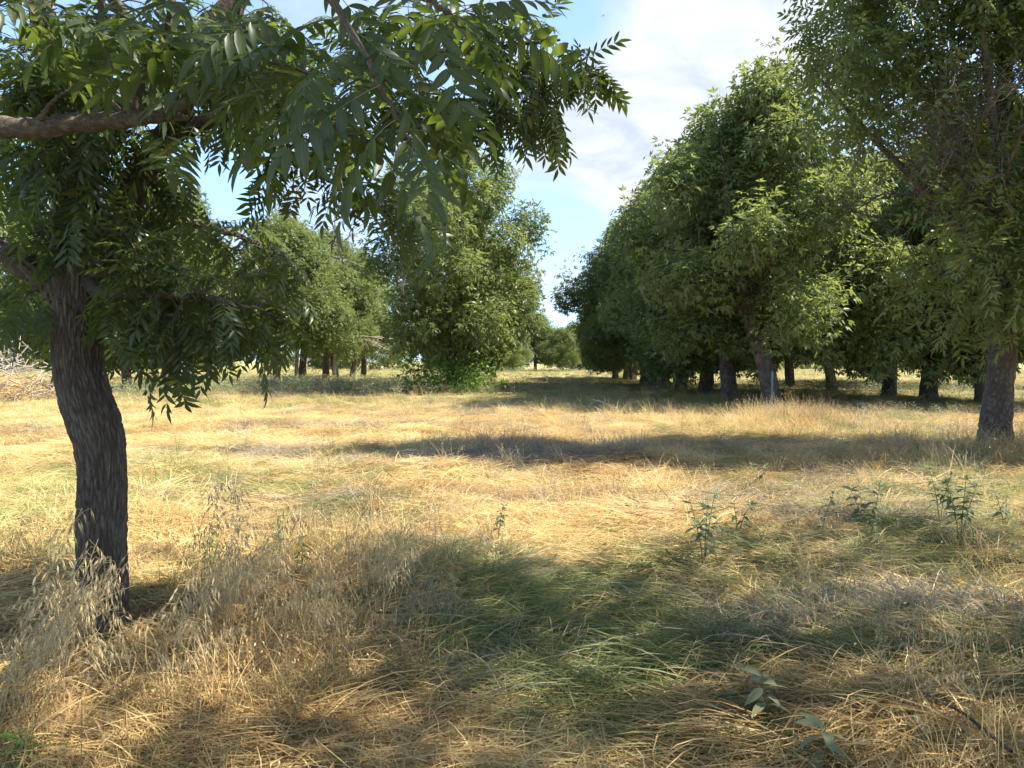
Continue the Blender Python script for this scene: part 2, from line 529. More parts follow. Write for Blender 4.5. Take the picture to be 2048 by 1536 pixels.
# ------------------------------------------------------------------ leaves
def leaflet(L, Wd, seg, sickle=0.16, fold=0.22, droop=0.18):
    """one lanceolate leaflet from (0,0,0) along +x; returns V, F(list), mid, vein"""
    t = np.linspace(0, 1, seg + 1)
    w = Wd * 0.5 * np.clip(np.sin(np.pi * t ** 0.72), 0, 1) ** 0.85
    w[0] = Wd * 0.04
    x = L * t
    y = sickle * L * t ** 2
    z = -droop * L * t ** 2
    mid = np.stack([x, y, z], -1)
    lf = np.stack([x, y + w, z - 0 + w * fold], -1)
    rt = np.stack([x, y - w, z + w * fold], -1)
    V = np.stack([lf, mid, rt], 1)[:-1].reshape(-1, 3)
    V = np.vstack([V, mid[-1:]])
    F4, F3 = [], []
    for i in range(seg - 1):
        a = i * 3
        F4 += [[a, a + 3, a + 4, a + 1], [a + 1, a + 4, a + 5, a + 2]]
    a = (seg - 1) * 3
    tip = len(V) - 1
    F3 += [[a, tip, a + 1], [a + 1, tip, a + 2]]
    md = np.array([1.0, 0.0, 1.0] * seg + [0.0])
    # side veins slant forward: vein phase grows along the leaf minus offset towards the edge
    tv = np.repeat(t[:-1], 3) * 75 - np.tile([1.0, 0.0, 1.0], seg) * 9
    return V, [np.array(F4).reshape(-1, 4), np.array(F3)], md, np.append(tv, 75.0)


def leaflet_flat(L, Wd):
    V = np.array([[0, 0, 0], [L * 0.42, Wd * 0.5 + L * 0.02, Wd * 0.1], [L, L * 0.14, -L * 0.14], [L * 0.42, -Wd * 0.5 + L * 0.02, Wd * 0.1]])
    return V, [np.array([[0, 3, 2, 1]])], np.array([0, 1, 0, 1.0]), np.zeros(4)


def rot_z(V, a):
    c, s = math.cos(a), math.sin(a)
    return V @ np.array([[c, s, 0], [-s, c, 0], [0, 0, 1]])


def rot_x(V, a):
    c, s = math.cos(a), math.sin(a)
    return V @ np.array([[1, 0, 0], [0, c, s], [0, -s, c]])


def rot_y(V, a):
    c, s = math.cos(a), math.sin(a)
    return V @ np.array([[c, 0, -s], [0, 1, 0], [s, 0, c]])


def leaf_layout(r, n_pairs, droop):
    """leaflet placements on a rachis of unit length along +x: list of (pos, yaw, roll, pitch, size)"""
    out = []
    for i in range(n_pairs):
        t = 0.26 + 0.70 * i / max(1, n_pairs - 1) * 0.95
        size = (0.78 + 0.30 * math.sin(math.pi * (0.15 + 0.75 * i / n_pairs))) * r.uniform(0.88, 1.08)
        for s in (1, -1):
            yaw = s * (1.12 - 0.40 * t + r.uniform(-0.12, 0.12))
            out.append(((t, 0, -droop * t ** 2), yaw, s * r.uniform(-0.25, 0.35), r.uniform(0.05, 0.45), size, s))
    out.append(((1.0, 0, -droop), r.uniform(-0.15, 0.15), 0, droop + 0.2, 1.0, 1))
    return out


def compound(seed, n_pairs, L, leafL, leafW, seg, droop=0.3, rachis=True):
    """pinnate pecan leaf along +x: V, F, rnd, mid, vein"""
    r = np.random.default_rng(seed)
    parts, rn, md, vn = [], [], [], []
    for (p, yaw, roll, pitch, size, s) in leaf_layout(r, n_pairs, droop):
        if seg == 0:
            V, F, m_, v_ = leaflet_flat(leafL * size, leafW * size)
        else:
            V, F, m_, v_ = leaflet(leafL * size, leafW * size, seg, 0.14 * r.uniform(0.4, 1.3), r.uniform(0.1, 0.4), r.uniform(0.08, 0.32))
        if s < 0:
            V = V * np.array([1, -1, 1])
            F = [f[:, ::-1] for f in F]
        V = rot_x(V, roll)
        V = rot_y(V, pitch)
        V = rot_z(V, yaw) + np.array(p) * np.array([L, 1, L])
        parts.append((V, F))
        rn.append(np.full(len(V), r.uniform(0, 1)))
        md.append(m_)
        vn.append(v_)
    if rachis:
        t = np.linspace(0, 1, 5)
        P = np.stack([t * L, 0 * t, -droop * L * t ** 2], -1)
        V, F = tube(P, np.linspace(0.0018, 0.0008, 5), 3, cap=False)
        parts.append((V, F))
        rn.append(np.full(len(V), 0.9))
        md.append(np.full(len(V), 0.0))
        vn.append(np.zeros(len(V)))
    V, F = join(parts)
    return V, F, np.concatenate(rn), np.concatenate(md), np.concatenate(vn)


def frames(axis, normal):
    """rows: x=axis, y, z=normal-ish ; shape (N,3,3)"""
    x = norm(axis)
    y = norm(np.cross(normal, x))
    z = np.cross(x, y)
    return np.stack([x, y, z], 1)


def scatter(templates, pos, axis, normal, scale, r):
    """place templates (V,F,rnd,mid,vein) -> V, F, rnd, mid, vein"""
    Fr = frames(axis, normal)
    which = r.integers(0, len(templates), len(pos))
    Vs, Fs, Rn, Md, Vn, o = [], {}, [], [], [], 0
    for k, (tv, tf, tr, tm, tvn) in enumerate(templates):
        ii = np.nonzero(which == k)[0]
        if not len(ii):
            continue
        V = np.einsum('vj,njk->nvk', tv, Fr[ii]) * scale[ii][:, None, None] + pos[ii][:, None, :]
        nv = len(tv)
        off = (np.arange(len(ii)) * nv + o)[:, None, None]
        for f in tf:
            if len(f):
                Fs.setdefault(f.shape[1], []).append((f[None] + off).reshape(-1, f.shape[1]))
        Vs.append(V.reshape(-1, 3))
        Rn.append(np.mod(tr[None] * 0.5 + r.uniform(0, 1, len(ii))[:, None] * 0.5, 1).ravel())
        Md.append(np.tile(tm, len(ii)))
        Vn.append(np.tile(tvn, len(ii)))
        o += nv * len(ii)
    return np.vstack(Vs), [np.vstack(x) for x in Fs.values()], np.concatenate(Rn), np.concatenate(Md), np.concatenate(Vn)


T_FAR = [compound(s, 2, 0.28, 0.15, 0.056, 0, 0.25, False) for s in range(5)]
T_MID = [compound(20 + s, 5, 0.34, 0.115, 0.036, 0, 0.32, False) for s in range(5)]


def rand_dir(r, n):
    return norm(r.normal(size=(n, 3)))


def crown_cloud(r, clumps, per_m2, scale, templates, droop=0.08, lift=0.75):
    """leaves spread through ellipsoid clumps (c, rad) -> mesh arrays"""
    P, A, N = [], [], []
    for c, rc in clumps:
        n = int(per_m2 * rc * rc * r.uniform(0.8, 1.2))
        d = rand_dir(r, n)
        u = r.uniform(0.25, 1, n) ** 0.45
        p = c + d * (rc * u)[:, None] * np.array([1, 1, 0.8])
        a = d + r.normal(size=(n, 3)) * 0.55 + np.array([0, 0, -droop])
        nn = d * 0.5 + np.array([0, 0, lift]) + r.normal(size=(n, 3)) * 0.38
        P.append(p); A.append(a); N.append(nn)
    P, A, N = np.vstack(P), np.vstack(A), np.vstack(N)
    return scatter(templates, P, A, N, scale * r.uniform(0.7, 1.25, len(P)), r)


def crown_clumps(r, H, z0, Rr, n, skirt=0.8, lean=0.0, rc=(0.42, 0.8), topness=0.75):
    """lobes of foliage on a rounded envelope, each lobe a cluster of smaller clumps"""
    out = []
    ph = r.uniform(0, 6.28, 4)
    nl = max(6, n // 9)
    for i in range(nl):
        t = (i + r.uniform(0.1, 0.9)) / nl
        a = i * 2.39996 + r.uniform(-0.4, 0.4)
        prof = max(0.12, math.sin(math.pi * min(1, (0.16 + 0.84 * t)) ** topness)) ** 0.65
        lob = r.uniform(0.8, 1.12) + 0.14 * math.sin(2 * a + ph[0]) + 0.10 * math.sin(3 * a + ph[1] + t * 4)
        rad = Rr * 0.74 * prof * lob
        RL = r.uniform(0.95, 1.65) * (1 - 0.3 * t)
        lc = np.array([rad * math.cos(a) + lean * t, rad * math.sin(a), z0 + RL * 0.5 + (H - z0 - RL) * t * 0.97])
        o = np.array([math.cos(a), math.sin(a), 0.35 + 0.8 * (t - 0.3)])
        for k in range(8):
            d = norm(r.normal(size=3) + o * 0.8)
            out.append((lc + d * RL * r.uniform(0.55, 1.0) * np.array([1, 1, 0.85]), r.uniform(*rc) * (1 - 0.2 * t)))
        if r.uniform() < 0.8:
            d = norm(o + r.normal(size=3) * 0.35 + np.array([0, 0, 0.3]))
            out.append((lc + d * (RL + r.uniform(0.3, 0.7)), r.uniform(0.25, 0.42)))
        out.append((lc * np.array([0.45, 0.45, 1]), r.uniform(0.8, 1.1)))
    return out


def limb_paths(r, H, z0, Rr, lean=0.0, rtr=0.28, fork=2.4, n=7):
    """trunk and limbs of an orchard tree"""
    parts = []
    w = r.uniform(-0.12, 0.12, 2)
    P = [(0, 0, -0.25), (0.02, 0, 0.35), (w[0] + lean * 0.2, w[1], fork * 0.6), (lean * 0.4 + w[0], w[1] * 0.5, fork), (lean * 0.7, 0, fork + 2.0), (lean, 0.1, H * 0.62), (lean * 1.2, 0, H * 0.86)]
    rad = [rtr * 1.45, rtr * 1.12, rtr, rtr * 0.95, rtr * 0.6, rtr * 0.36, 0.03]
    Q, q = smooth_path(P, rad, 34)
    dsp = lambda th, s, rr: rr * (0.12 * (np.abs(fbm(th * 4.5, s * 2.2, rr * 0, 5, 2) - 0.5) * 2) + 0.10 * np.sin(3 * th + s))
    parts.append(tube(Q, q, 14, dsp))
    for i in range(n):
        a = i * 2.4 + r.uniform(-0.4, 0.4)
        zb = fork + (H * 0.55 - fork) * (i / n) * 0.8
        zt = zb + r.uniform(1.6, 3.4)
        d = np.array([math.cos(a), math.sin(a), 0])
        L = Rr * r.uniform(0.6, 0.88)
        b0 = np.array([lean * 0.4, 0, zb])
        P = [b0, b0 + d * L * 0.35 + [0, 0, (zt - zb) * 0.45], b0 + d * L * 0.7 + [0, 0, (zt - zb) * 0.8], b0 + d * L + [0, 0, zt - zb]]
        Q, q = smooth_path(P, [rtr * 0.48, rtr * 0.34, rtr * 0.2, 0.02], 12)
        Q[1:-1] += r.normal(size=(10, 3)) * 0.04
        parts.append(tube(Q, q, 7))
        for k in range(3):
            j = r.integers(4, 10)
            d2 = norm(d + r.normal(size=3) * 0.6 + [0, 0, 0.3])
            Q2, q2 = smooth_path([Q[j], Q[j] + d2 * 0.7, Q[j] + d2 * 1.5 + [0, 0, 0.1]], [q[j] * 0.6, q[j] * 0.4, 0.01], 6)
            parts.append(tube(Q2, q2, 5))
    V, F = join(parts)
    return V, F


def crown_mesh(seed, H, z0, Rr, n, per, scale, templates, mat, name='crown', keep=None, extra=(), ysc=1.0, **kw):
    r = np.random.default_rng(seed)
    cl = crown_clumps(r, H, z0, Rr, n, **kw)
    if keep:
        cl = [c for c in cl if keep(c[0])]
    cl = [(c[0] * np.array([1, ysc, 1]), c[1]) for c in cl]
    cl += list(extra)
    V, F, rn, md, vn = crown_cloud(r, cl, per, scale, templates)
    return mk_mesh(name, V, F, mat, {'rnd': rn})


def trunk_mesh(seed, H=11, z0=2, Rr=4.2, **kw):
    r = np.random.default_rng(seed)
    V, F = limb_paths(r, H, z0, Rr, **kw)
    return mk_mesh('trunk', V, F, M_BARK, smooth=True)


CROWNS = [
    crown_mesh(101, 11.6, 2.0, 4.2, 190, 185, 1.45, T_FAR, M_LEAF_FAR),
    crown_mesh(102, 11.0, 1.8, 4.4, 190, 185, 1.45, T_FAR, M_LEAF_FAR, topness=0.85),
    crown_mesh(103, 12.0, 2.2, 4.0, 190, 185, 1.45, T_FAR, M_LEAF_FAR, topness=0.68),
]
TRUNKS = [trunk_mesh(201), trunk_mesh(202, lean=0.5), trunk_mesh(203, lean=-1.5, rtr=0.27), trunk_mesh(204, rtr=0.3, fork=2.1)]


CROWNS.append(crown_mesh(105, 12.0, 2.4, 4.2, 160, 62, 1.2, T_FAR, M_LEAF_FAR, keep=lambda c: math.hypot(c[0], c[1]) < 3.9))


def orchard_tree(label, x, y, crown, trunk, scale=1.0, rz=0.0, group=None, crown_rz=None, cs=(1, 1, 1), dz=0.0):
    t = thing('pecan_tree', label, 'tree', (x, y, float(height(x, y))), rz, group, scale)
    link('trunk', TRUNKS[trunk], t)
    c = link('crown', CROWNS[{9: 3, 8: 4}.get(crown, crown % 3)], t, 'stuff')
    if crown_rz is not None:
        c.rotation_euler = (0, 0, crown_rz)
    c.scale = cs
    c.location = (0, 0, dz)
    return t


G_R = 'pecan trees of the row right of the lane'
right_row = [
    (8.9, 26.5, 2, 2, 1.0, 0.0, 'tall pecan with leaning trunk beside the green stake, front of the right row'),
    (8.6, 30.5, 0, 0, 1.0, 2.0, 'pecan with thick straight trunk just left of the leaning trunk in the right row'),
    (8.8, 35.0, 1, 3, 0.98, 4.1, 'pecan third in the right row, trunk standing alone before a bright grass gap'),
    (8.8, 40.0, 3, 1, 1.0, 1.1, 'pecan fourth in the right row, front trunk of a close pair'),
    (8.6, 43.5, 0, 0, 1.04, 5.2, 'pecan fifth in the right row, rear trunk of the close pair'),
    (8.7, 47.0, 2, 3, 1.02, 3.0, 'pecan sixth in the right row, trunk in deep shade of the row'),
    (8.7, 50.5, 1, 0, 1.05, 0.2, 'pecan seventh in the right row, trunk near the lane\'s dark edge'),
    (9.1, 58.0, 3, 0, 0.88, 2.2, 'pecan eighth in the right row, front of the last three thin trunks'),
    (9.2, 62.0, 0, 2, 0.84, 4.0, 'pecan in the middle of the last three thin trunks of the right row'),
    (9.0, 67.0, 1, 1, 0.84, 1.5, 'pecan at the far end of the right row, thinnest trunk beside the lane'),
]
for (x, y, c, t_, s, rz, lab) in right_row:
    orchard_tree(lab, x, y, c, t_, s, rz, G_R, dz=-0.5)
G_R2 = 'pecan trees of the second row on the right'
for (x, y, c, t_, s, rz, lab) in [
    (16.6, 27.0, 1, 0, 0.95, 1.0, 'dark pecan right behind the big scaly trunk at the right edge'),
    (16.5, 30.4, 3, 3, 0.95, 3.2, 'pecan with straight black trunk, second row right, left of the scaly trunk'),
    (16.5, 33.6, 0, 1, 0.95, 5.0, 'pecan with brownish trunk left of the straight black trunk, second row on the right'),
    (16.6, 40.0, 2, 2, 0.85, 0.3, 'pecan with thin curved trunk seen past the pale tall grass clump'),
    (19.5, 26.0, 0, 0, 0.95, 2.2, 'pecan at the right frame edge beyond the scaly trunk'),
    (17.0, 47.0, 3, 0, 0.9, 2.6, 'small far pecan in the second right row behind the thin curved trunk'),
    (25.5, 46.0, 1, 1, 0.95, 4.0, 'far pecan of the third right row between the two dark trunks'),
    (26.0, 54.0, 0, 2, 0.95, 0.9, 'farthest pecan of the third right row above the sunny far grass'),
    (30.0, 44.0, 2, 3, 1.0, 1.9, 'far pecan of the third right row nearest the right frame edge'),
]:
    orchard_tree(lab, x, y, c, t_, s, rz, G_R2, dz=-0.4)
G_L = 'pecan trees on the left of the lane'
CROWNS.append(crown_mesh(106, 11.4, 1.5, 4.4, 190, 170, 1.5, T_FAR, M_LEAF_FAR, topness=1.35))
big_left = orchard_tree('big round pecan alone left of the lane with leafy shoots round its base', -2.95, 38.0, 8, 3, 0.94, 0.6, G_L, cs=(1.08, 1.08, 1.12))
for (x, y, c, t_, s, rz, lab) in [
    (-3.2, 50.0, 0, 0, 0.85, 2.0, 'pecan half hidden right behind the big round tree, nearer of two'),
    (-1.6, 66.0, 3, 0, 0.85, 2.8, 'pale small pecan showing past the right side of the big round tree'),
    (-14.9, 49.0, 3, 0, 0.84, 3.9, 'pecan with short dark trunk, leftmost of the trunk pair left of the lane'),
    (-14.2, 52.0, 1, 1, 0.84, 0.4, 'pecan with paler trunk, right one of the dark trunk pair on the left'),
    (-14.5, 60.0, 0, 1, 0.88, 1.7, 'pecan with upright trunk of a V shaped pair beyond the grey weeds'),
    (-14.2, 62.0, 2, 2, 0.85, 5.5, 'pecan with bent trunk of a V shaped pair beyond the grey weeds'),
    (-14.5, 70.0, 3, 2, 0.88, 2.4, 'far pecan with leaning trunk left of the big round tree'),
    (-14.3, 74.0, 1, 0, 0.88, 0.0, 'farthest leaning pecan just left of the big round tree'),
    (-17.2, 38.5, 0, 3, 0.82, 1.2, 'dark pecan behind the low hanging leaves of the near trunk'),
    (-22.0, 44.0, 2, 0, 0.85, 3.3, 'pecan behind the near trunk, left of the dark one'),
    (-27.0, 47.0, 1, 1, 0.9, 4.4, 'pecan behind the brush pile at the left edge'),
    (-34.0, 50.0, 3, 0, 0.95, 2.0, 'pecan at the far left edge beyond the brush pile'),
    (-26.0, 66.0, 0, 0, 0.9, 5.0, 'distant pecan deep in the left orchard behind the hanging leaves'),
]:
    orchard_tree(lab, x, y, c, t_, s, rz, G_L, dz=0.45, cs=(1.04, 1.04, 1.1))
for (x, y, c, t_, s, rz, lab) in [
    (-1.5, 104.0, 1, 0, 0.75, 1.0, 'far tree closing the lane, leftmost, touching the big round pecan'),
    (3.6, 118.0, 0, 1, 0.85, 3.0, 'far tree in the middle of the lane end'),
    (7.4, 112.0, 2, 0, 0.62, 2.0, 'small far tree at the lane end beside the dark right row'),
    (11.0, 124.0, 1, 2, 0.8, 5.0, 'farthest tree at the lane end, mostly behind the right row'),
]:
    orchard_tree(lab, x, y, c, t_, s, rz, 'far trees closing the lane', cs=(1.2, 1.2, 0.95), dz=-0.9)
# the rows go on beyond the frame; their shade falls into it
orchard_tree('pecan just outside the right edge whose shade covers the near grass', 7.9, 3.0, 9, 0, 1.08, 0.9, 'pecan trees beside the camera')
orchard_tree('pecan outside the right edge whose shade reaches the near weeds', 9.4, -4.6, 9, 3, 1.0, 2.9, 'pecan trees beside the camera')

# far belt of woods that closes the lane
r_ = np.random.default_rng(77)
cl = []
for i in range(150):
    x = r_.uniform(-150, 150)
    y = r_.uniform(118, 150)
    hh = 4.0 + 5.5 * fbm(x * 0.07, 3.0, 0, 9, 3) + (1.5 if -2 < x < 9 else 0)
    for k in range(6):
        cl.append((np.array([x + r_.uniform(-2.5, 2.5), y + r_.uniform(-2, 2), r_.uniform(0.6, hh)]), r_.uniform(0.9, 1.7)))
V, F, rn, md, vn = crown_cloud(r_, cl, 60, 2.8, [compound(60, 3, 0.34, 0.16, 0.07, 0, 0.3, False)])
link('far_woods', mk_mesh('far_woods', V, F, M_LEAF_FAR, {'rnd': rn}), None, 'stuff')

# suckers round the base of the big left tree, and its dead top
r_ = np.random.default_rng(5)
cl = []
for i in range(60):
    a = r_.uniform(0, 6.28)
    rr = r_.uniform(0.3, 2.6) if i < 40 else r_.uniform(0.2, 1.3)
    cl.append((np.array([rr * math.cos(a), rr * math.sin(a) - 0.4, r_.uniform(0.3, 2.0)]), r_.uniform(0.35, 0.6)))
V, F, rn, md, vn = crown_cloud(r_, cl, 95, 1.2, T_FAR, 0.5, 0.6)
s_ = link('sucker_shoots', mk_mesh('sucker_shoots', V, F, M_SUCKER, {'rnd': rn}), big_left, 'stuff')
s_['label'] = 'bright green leafy shoots round the foot of the tree'


def dead_branches(r, base, top, n, L, r0, spread=0.5, levels=3):
    """bare branching wood"""
    parts = []

    def grow(p, d, ln, rad, lev):
        m = 5
        P = [p]
        for i in range(m):
            d = norm(d + r.normal(size=3) * 0.16)
            P.append(P[-1] + d * ln / m)
        P = np.array(P)
        parts.append(tube(P, np.linspace(rad, rad * 0.45, len(P)), 5 if lev else 4))
        if lev > 0:
            for k in range(r.integers(3, 6)):
                j = r.integers(2, m + 1)
                grow(P[j], norm(d + r.normal(size=3) * spread), ln * r.uniform(0.4, 0.62), rad * 0.5, lev - 1)

    for i in range(n):
        grow(np.asarray(base, float) + r.normal(size=3) * 0.1, norm(np.asarray(top, float) - base + r.normal(size=3) * 0.8), L * r.uniform(0.8, 1.1), r0, levels)
    return join(parts)


V, F = dead_branches(np.random.default_rng(3), (-0.7, -1.0, 8.7), (-1.3, -1.4, 12), 7, 1.7, 0.025, 0.6, 3)
o_ = link('dead_branch', mk_mesh('dead_branch', V, F, M_DEAD), big_left)
o_['label'] = 'grey bundle of dead twigs near the top of the crown'
V, F = dead_branches(np.random.default_rng(8), (-3.3, -1.2, 5.0), (-4.2, -1.4, 8), 3, 2.2, 0.03, 0.5, 3)
o_ = link('dead_branch', mk_mesh('dead_branch', V, F, M_DEAD), big_left)
o_['label'] = 'bare grey limbs on the left side of the crown'

for (px, d, top, seed, lab) in [(592, 57, 300, 31, 'tall bare dead tree, slim grey branches above the left trees'),
                                (668, 59, 370, 32, 'shorter bare dead tree with pale crooked trunk, left of the lane')]:
    p = at(px, 722, d)
    H = CAM_H + (722 - top) / 1539 * d
    t = thing('dead_tree', lab, 'dead tree', (p[0], d, float(height(p[0], d))), 0, 'bare dead trees')
    r_ = np.random.default_rng(seed)
    Q, q = smooth_path([(0, 0, -0.2), (0.1, 0, H * 0.25), (-0.2, 0, H * 0.5), (0.15, 0, H * 0.75), (0.05, 0, H)], [0.16, 0.13, 0.10, 0.07, 0.02], 22)
    V, F = tube(Q, q, 8)
    link('trunk', mk_mesh('trunk', V, F, M_DEAD, smooth=True), t)
    for i in range(9):
        j = 5 + int(i * 1.6)
        a = i * 2.2 + seed
        V, F = dead_branches(r_, Q[j], Q[j] + np.array([math.cos(a) * 0.8, math.sin(a) * 0.4, 1.3]), 1, H * 0.27, q[j] * 0.6, 0.5, 2)
        link('limb', mk_mesh('limb', V, F, M_DEAD), t)

# ------------------------------------------------------------------ right front tree
T_RF = [compound(40 + s, 4, 0.33, 0.135, 0.044, 0, 0.34, False) for s in range(6)]
rf = thing('pecan_tree', 'large pecan with scaly lit trunk at the right edge, nearest on that side', 'tree', (8.22, 13.0, float(height(8.22, 13.0))), 0, 'pecan trees of the row right of the lane', 0.95)
r_ = np.random.default_rng(303)
P, q = smooth_path([(-0.05, 0, -0.3), (-0.03, 0, 0.3), (0.02, 0, 1.0), (0.06, 0, 1.8), (0.02, 0.1, 2.6), (0.1, 0.1, 4.5), (0.0, 0, 7.0), (0.2, 0, 10.5)], [0.38, 0.30, 0.26, 0.25, 0.27, 0.19, 0.13, 0.03], 260)
V, F, at_ = bark_tube(P, q * 0.9, 120, 22, 7.0, 0.022, 0.05, 12)
link('trunk', mk_mesh('trunk', V, F, M_PLATE, at_, smooth=True), rf)
limbs_rf = [
    [(0.02, 0.05, 2.7), (-0.5, 0.0, 3.5), (-1.3, -0.1, 4.4), (-2.3, -0.2, 5.3), (-3.3, -0.2, 6.4)],
    [(0.05, 0.05, 3.3), (-0.5, -0.7, 4.6), (-1.2, -1.4, 6.4), (-1.8, -1.9, 8.4)],
    [(0.05, 0.05, 2.9), (0.8, -0.6, 3.8), (1.9, -1.2, 5.0), (3.0, -1.5, 6.2)],
    [(0.05, 0.05, 3.8), (0.1, 1.0, 5.2), (0.4, 2.3, 6.6), (0.5, 3.0, 8.2)],
    [(0.05, 0.05, 4.6), (-0.9, 0.6, 6.2), (-1.7, 1.3, 8.0), (-2.2, 1.5, 9.6)],
    [(0.05, 0.05, 4.2), (0.9, 0.4, 6.0), (1.7, 0.6, 8.0), (2.1, 0.6, 10.0)]]
for L_ in limbs_rf:
    Q, qq = smooth_path(L_, np.linspace(0.12, 0.025, len(L_)), 20)
    V, F = tube(Q, qq, 9, lambda th, s, rr: rr * 0.15 * (noise(th * 3, s * 8, 0, 4) - 0.5))
    link('limb', mk_mesh('limb', V, F, M_BARK, smooth=True), rf)
V, F = dead_branches(np.random.default_rng(12), (-1.0, -1.4, 3.9), (-2.4, -1.8, 5.2), 12, 1.7, 0.028, 0.75, 3)
o_ = link('dead_branch', mk_mesh('dead_branch', V, F, M_TWIG), rf)
o_['label'] = 'tangle of brown leafless twigs under the crown'
ex = [(np.array(c), rc) for c, rc in [((0.2, -1.2, 2.9), 0.9), ((-0.7, -1.3, 3.0), 0.75), ((0.9, -1.0, 2.6), 0.8), ((-0.9, -0.6, 2.3), 0.55), ((-1.3, -1.0, 3.2), 0.6), ((0.6, -1.6, 3.9), 0.9),
                                      ((1.3, -0.4, 2.0), 0.6), ((-0.2, -0.9, 2.1), 0.4), ((-1.7, -0.6, 2.6), 0.4)]]
r9 = np.random.default_rng(909)
ex += [(np.array([r9.uniform(-1.6, 3.6), r9.uniform(-1.8, -0.6), zz]), r9.uniform(0.5, 0.85)) for zz in np.linspace(2.5, 9.5, 56)]
ex += [(np.array([r9.uniform(-3.0, -1.0), r9.uniform(-1.6, 0.8), zz]), r9.uniform(0.5, 0.8)) for zz in np.linspace(5.4, 9.5, 24)]
V = crown_mesh(305, 13.6, 2.6, 4.3, 200, 98, 1.22, T_RF, M_LEAF_FAR, ysc=0.48, keep=lambda c: c[0] > -3.1 and not (c[0] < -0.6 and c[2] < 5.3) and not (c[2] < 4.6 and c[1] < 0 and c[0] < 0.2 and c[2] > 3.6), extra=ex)
link('crown', V, rf, 'stuff')

# ------------------------------------------------------------------ left front tree
LD = 4.6
lt = thing('pecan_tree', 'nearest pecan with thick crooked furrowed trunk on the left', 'tree', tuple(at(205, 1255, LD) * [1, 1, 0] + [0, 0, float(height(at(205, 1255, LD)[0], LD))]), 0, 'pecan trees on the left of the lane')
lt_o = np.array(lt.location)


def L(px, py, d=LD):
    return at(px, py, d) - lt_o


def pr(px, d=LD):
    return px / 1539 * d


tp = [(203, 1340, 170), (203, 1262, 130), (203, 1205, 110), (203, 1100, 104), (203, 1000, 102), (203, 950, 102), (200, 900, 106), (188, 850, 114), (172, 800, 109), (160, 750, 101), (155, 700, 104), (153, 650, 104), (155, 590, 106), (158, 530, 104), (158, 470, 92), (148, 400, 84), (135, 330, 78), (118, 240, 62), (100, 130, 52), (80, 0, 42), (60, -200, 30)]
P, q = smooth_path([L(a, c) for a, c, w in tp], [pr(w) / 2 for a, c, w in tp], 470)


V, F, at_ = bark_tube(P, q * 0.90, 216, 44, 7.0, 0.0125, 0.035, 3)
link('trunk', mk_mesh('trunk', V, F, M_PLATE, at_, smooth=True), lt)
LIMBS = {
    'a': [(150, 600, 4.6, 62), (100, 565, 4.55, 54), (55, 535, 4.5, 48), (0, 498, 4.45, 44), (-120, 430, 4.4, 38), (-300, 300, 4.3, 20)],
    'b': [(190, 545, 4.6, 80), (222, 470, 4.55, 66), (250, 400, 4.5, 60), (290, 330, 4.5, 54), (325, 280, 4.5, 46), (380, 190, 4.4, 36), (450, 80, 4.4, 28), (520, -80, 4.3, 16)],
    'c': [(325, 285, 4.5, 36), (430, 235, 4.5, 28), (560, 200, 4.6, 24), (700, 150, 4.7, 20), (850, 110, 4.8, 16), (1000, 95, 4.9, 10), (1120, 80, 4.9, 5)],
    'd': [(170, 520, 4.6, 46), (185, 450, 4.75, 36), (240, 420, 5.2, 28), (350, 440, 5.6, 22), (470, 470, 5.7, 14), (560, 520, 5.7, 7)],
    'e': [(160, 560, 4.6, 40), (230, 590, 4.35, 22), (330, 590, 4.2, 15), (430, 600, 4.2, 10), (520, 620, 4.2, 6)],
    'f': [(140, 380, 4.6, 44), (170, 300, 4.3, 34), (190, 200, 4.0, 26), (195, 100, 3.8, 20), (210, -60, 3.7, 12)],
    'g': [(700, 150, 4.7, 14), (800, 190, 4.8, 11), (950, 200, 4.9, 8), (1080, 180, 4.9, 6), (1180, 150, 4.9, 4)],
    'h': [(130, 330, 4.7, 40), (60, 260, 5.0, 30), (0, 200, 5.3, 20), (-120, 100, 5.6, 10)],
    'i': [(560, 200, 4.6, 12), (600, 270, 4.6, 9), (640, 350, 4.6, 6), (720, 400, 4.6, 5), (790, 440, 4.6, 3)],
}
limb_pts = []
for nm, pts in LIMBS.items():
    Q, qq = smooth_path([L(a, c, d) for a, c, d, w in pts], [pr(w, d) / 2 for a, c, d, w in pts], 46)
    Q[2:-1] += np.random.default_rng(ord(nm)).normal(size=(43, 3)) * 0.006
    if nm in 'abdfh':
        nq = 160 if nm in 'ab' else 80
        ti = np.linspace(0, 45, nq)
        Q2 = np.stack([np.interp(ti, np.arange(46), Q[:, i_]) for i_ in range(3)], -1)
        V, F, at_ = bark_tube(Q2, np.interp(ti, np.arange(46), qq), 70 if nm in 'ab' else 40, 16, 11.0, 0.010, 0.012, ord(nm))
        link('limb', mk_mesh('limb', V, F, M_PLATE, at_, smooth=True), lt)
    else:
        V, F = tube(Q, qq, 12)
        link('limb', mk_mesh('limb', V, F, M_TWIG, smooth=True), lt)
    limb_pts.append(Q[4:])
limb_pts = np.vstack(limb_pts)

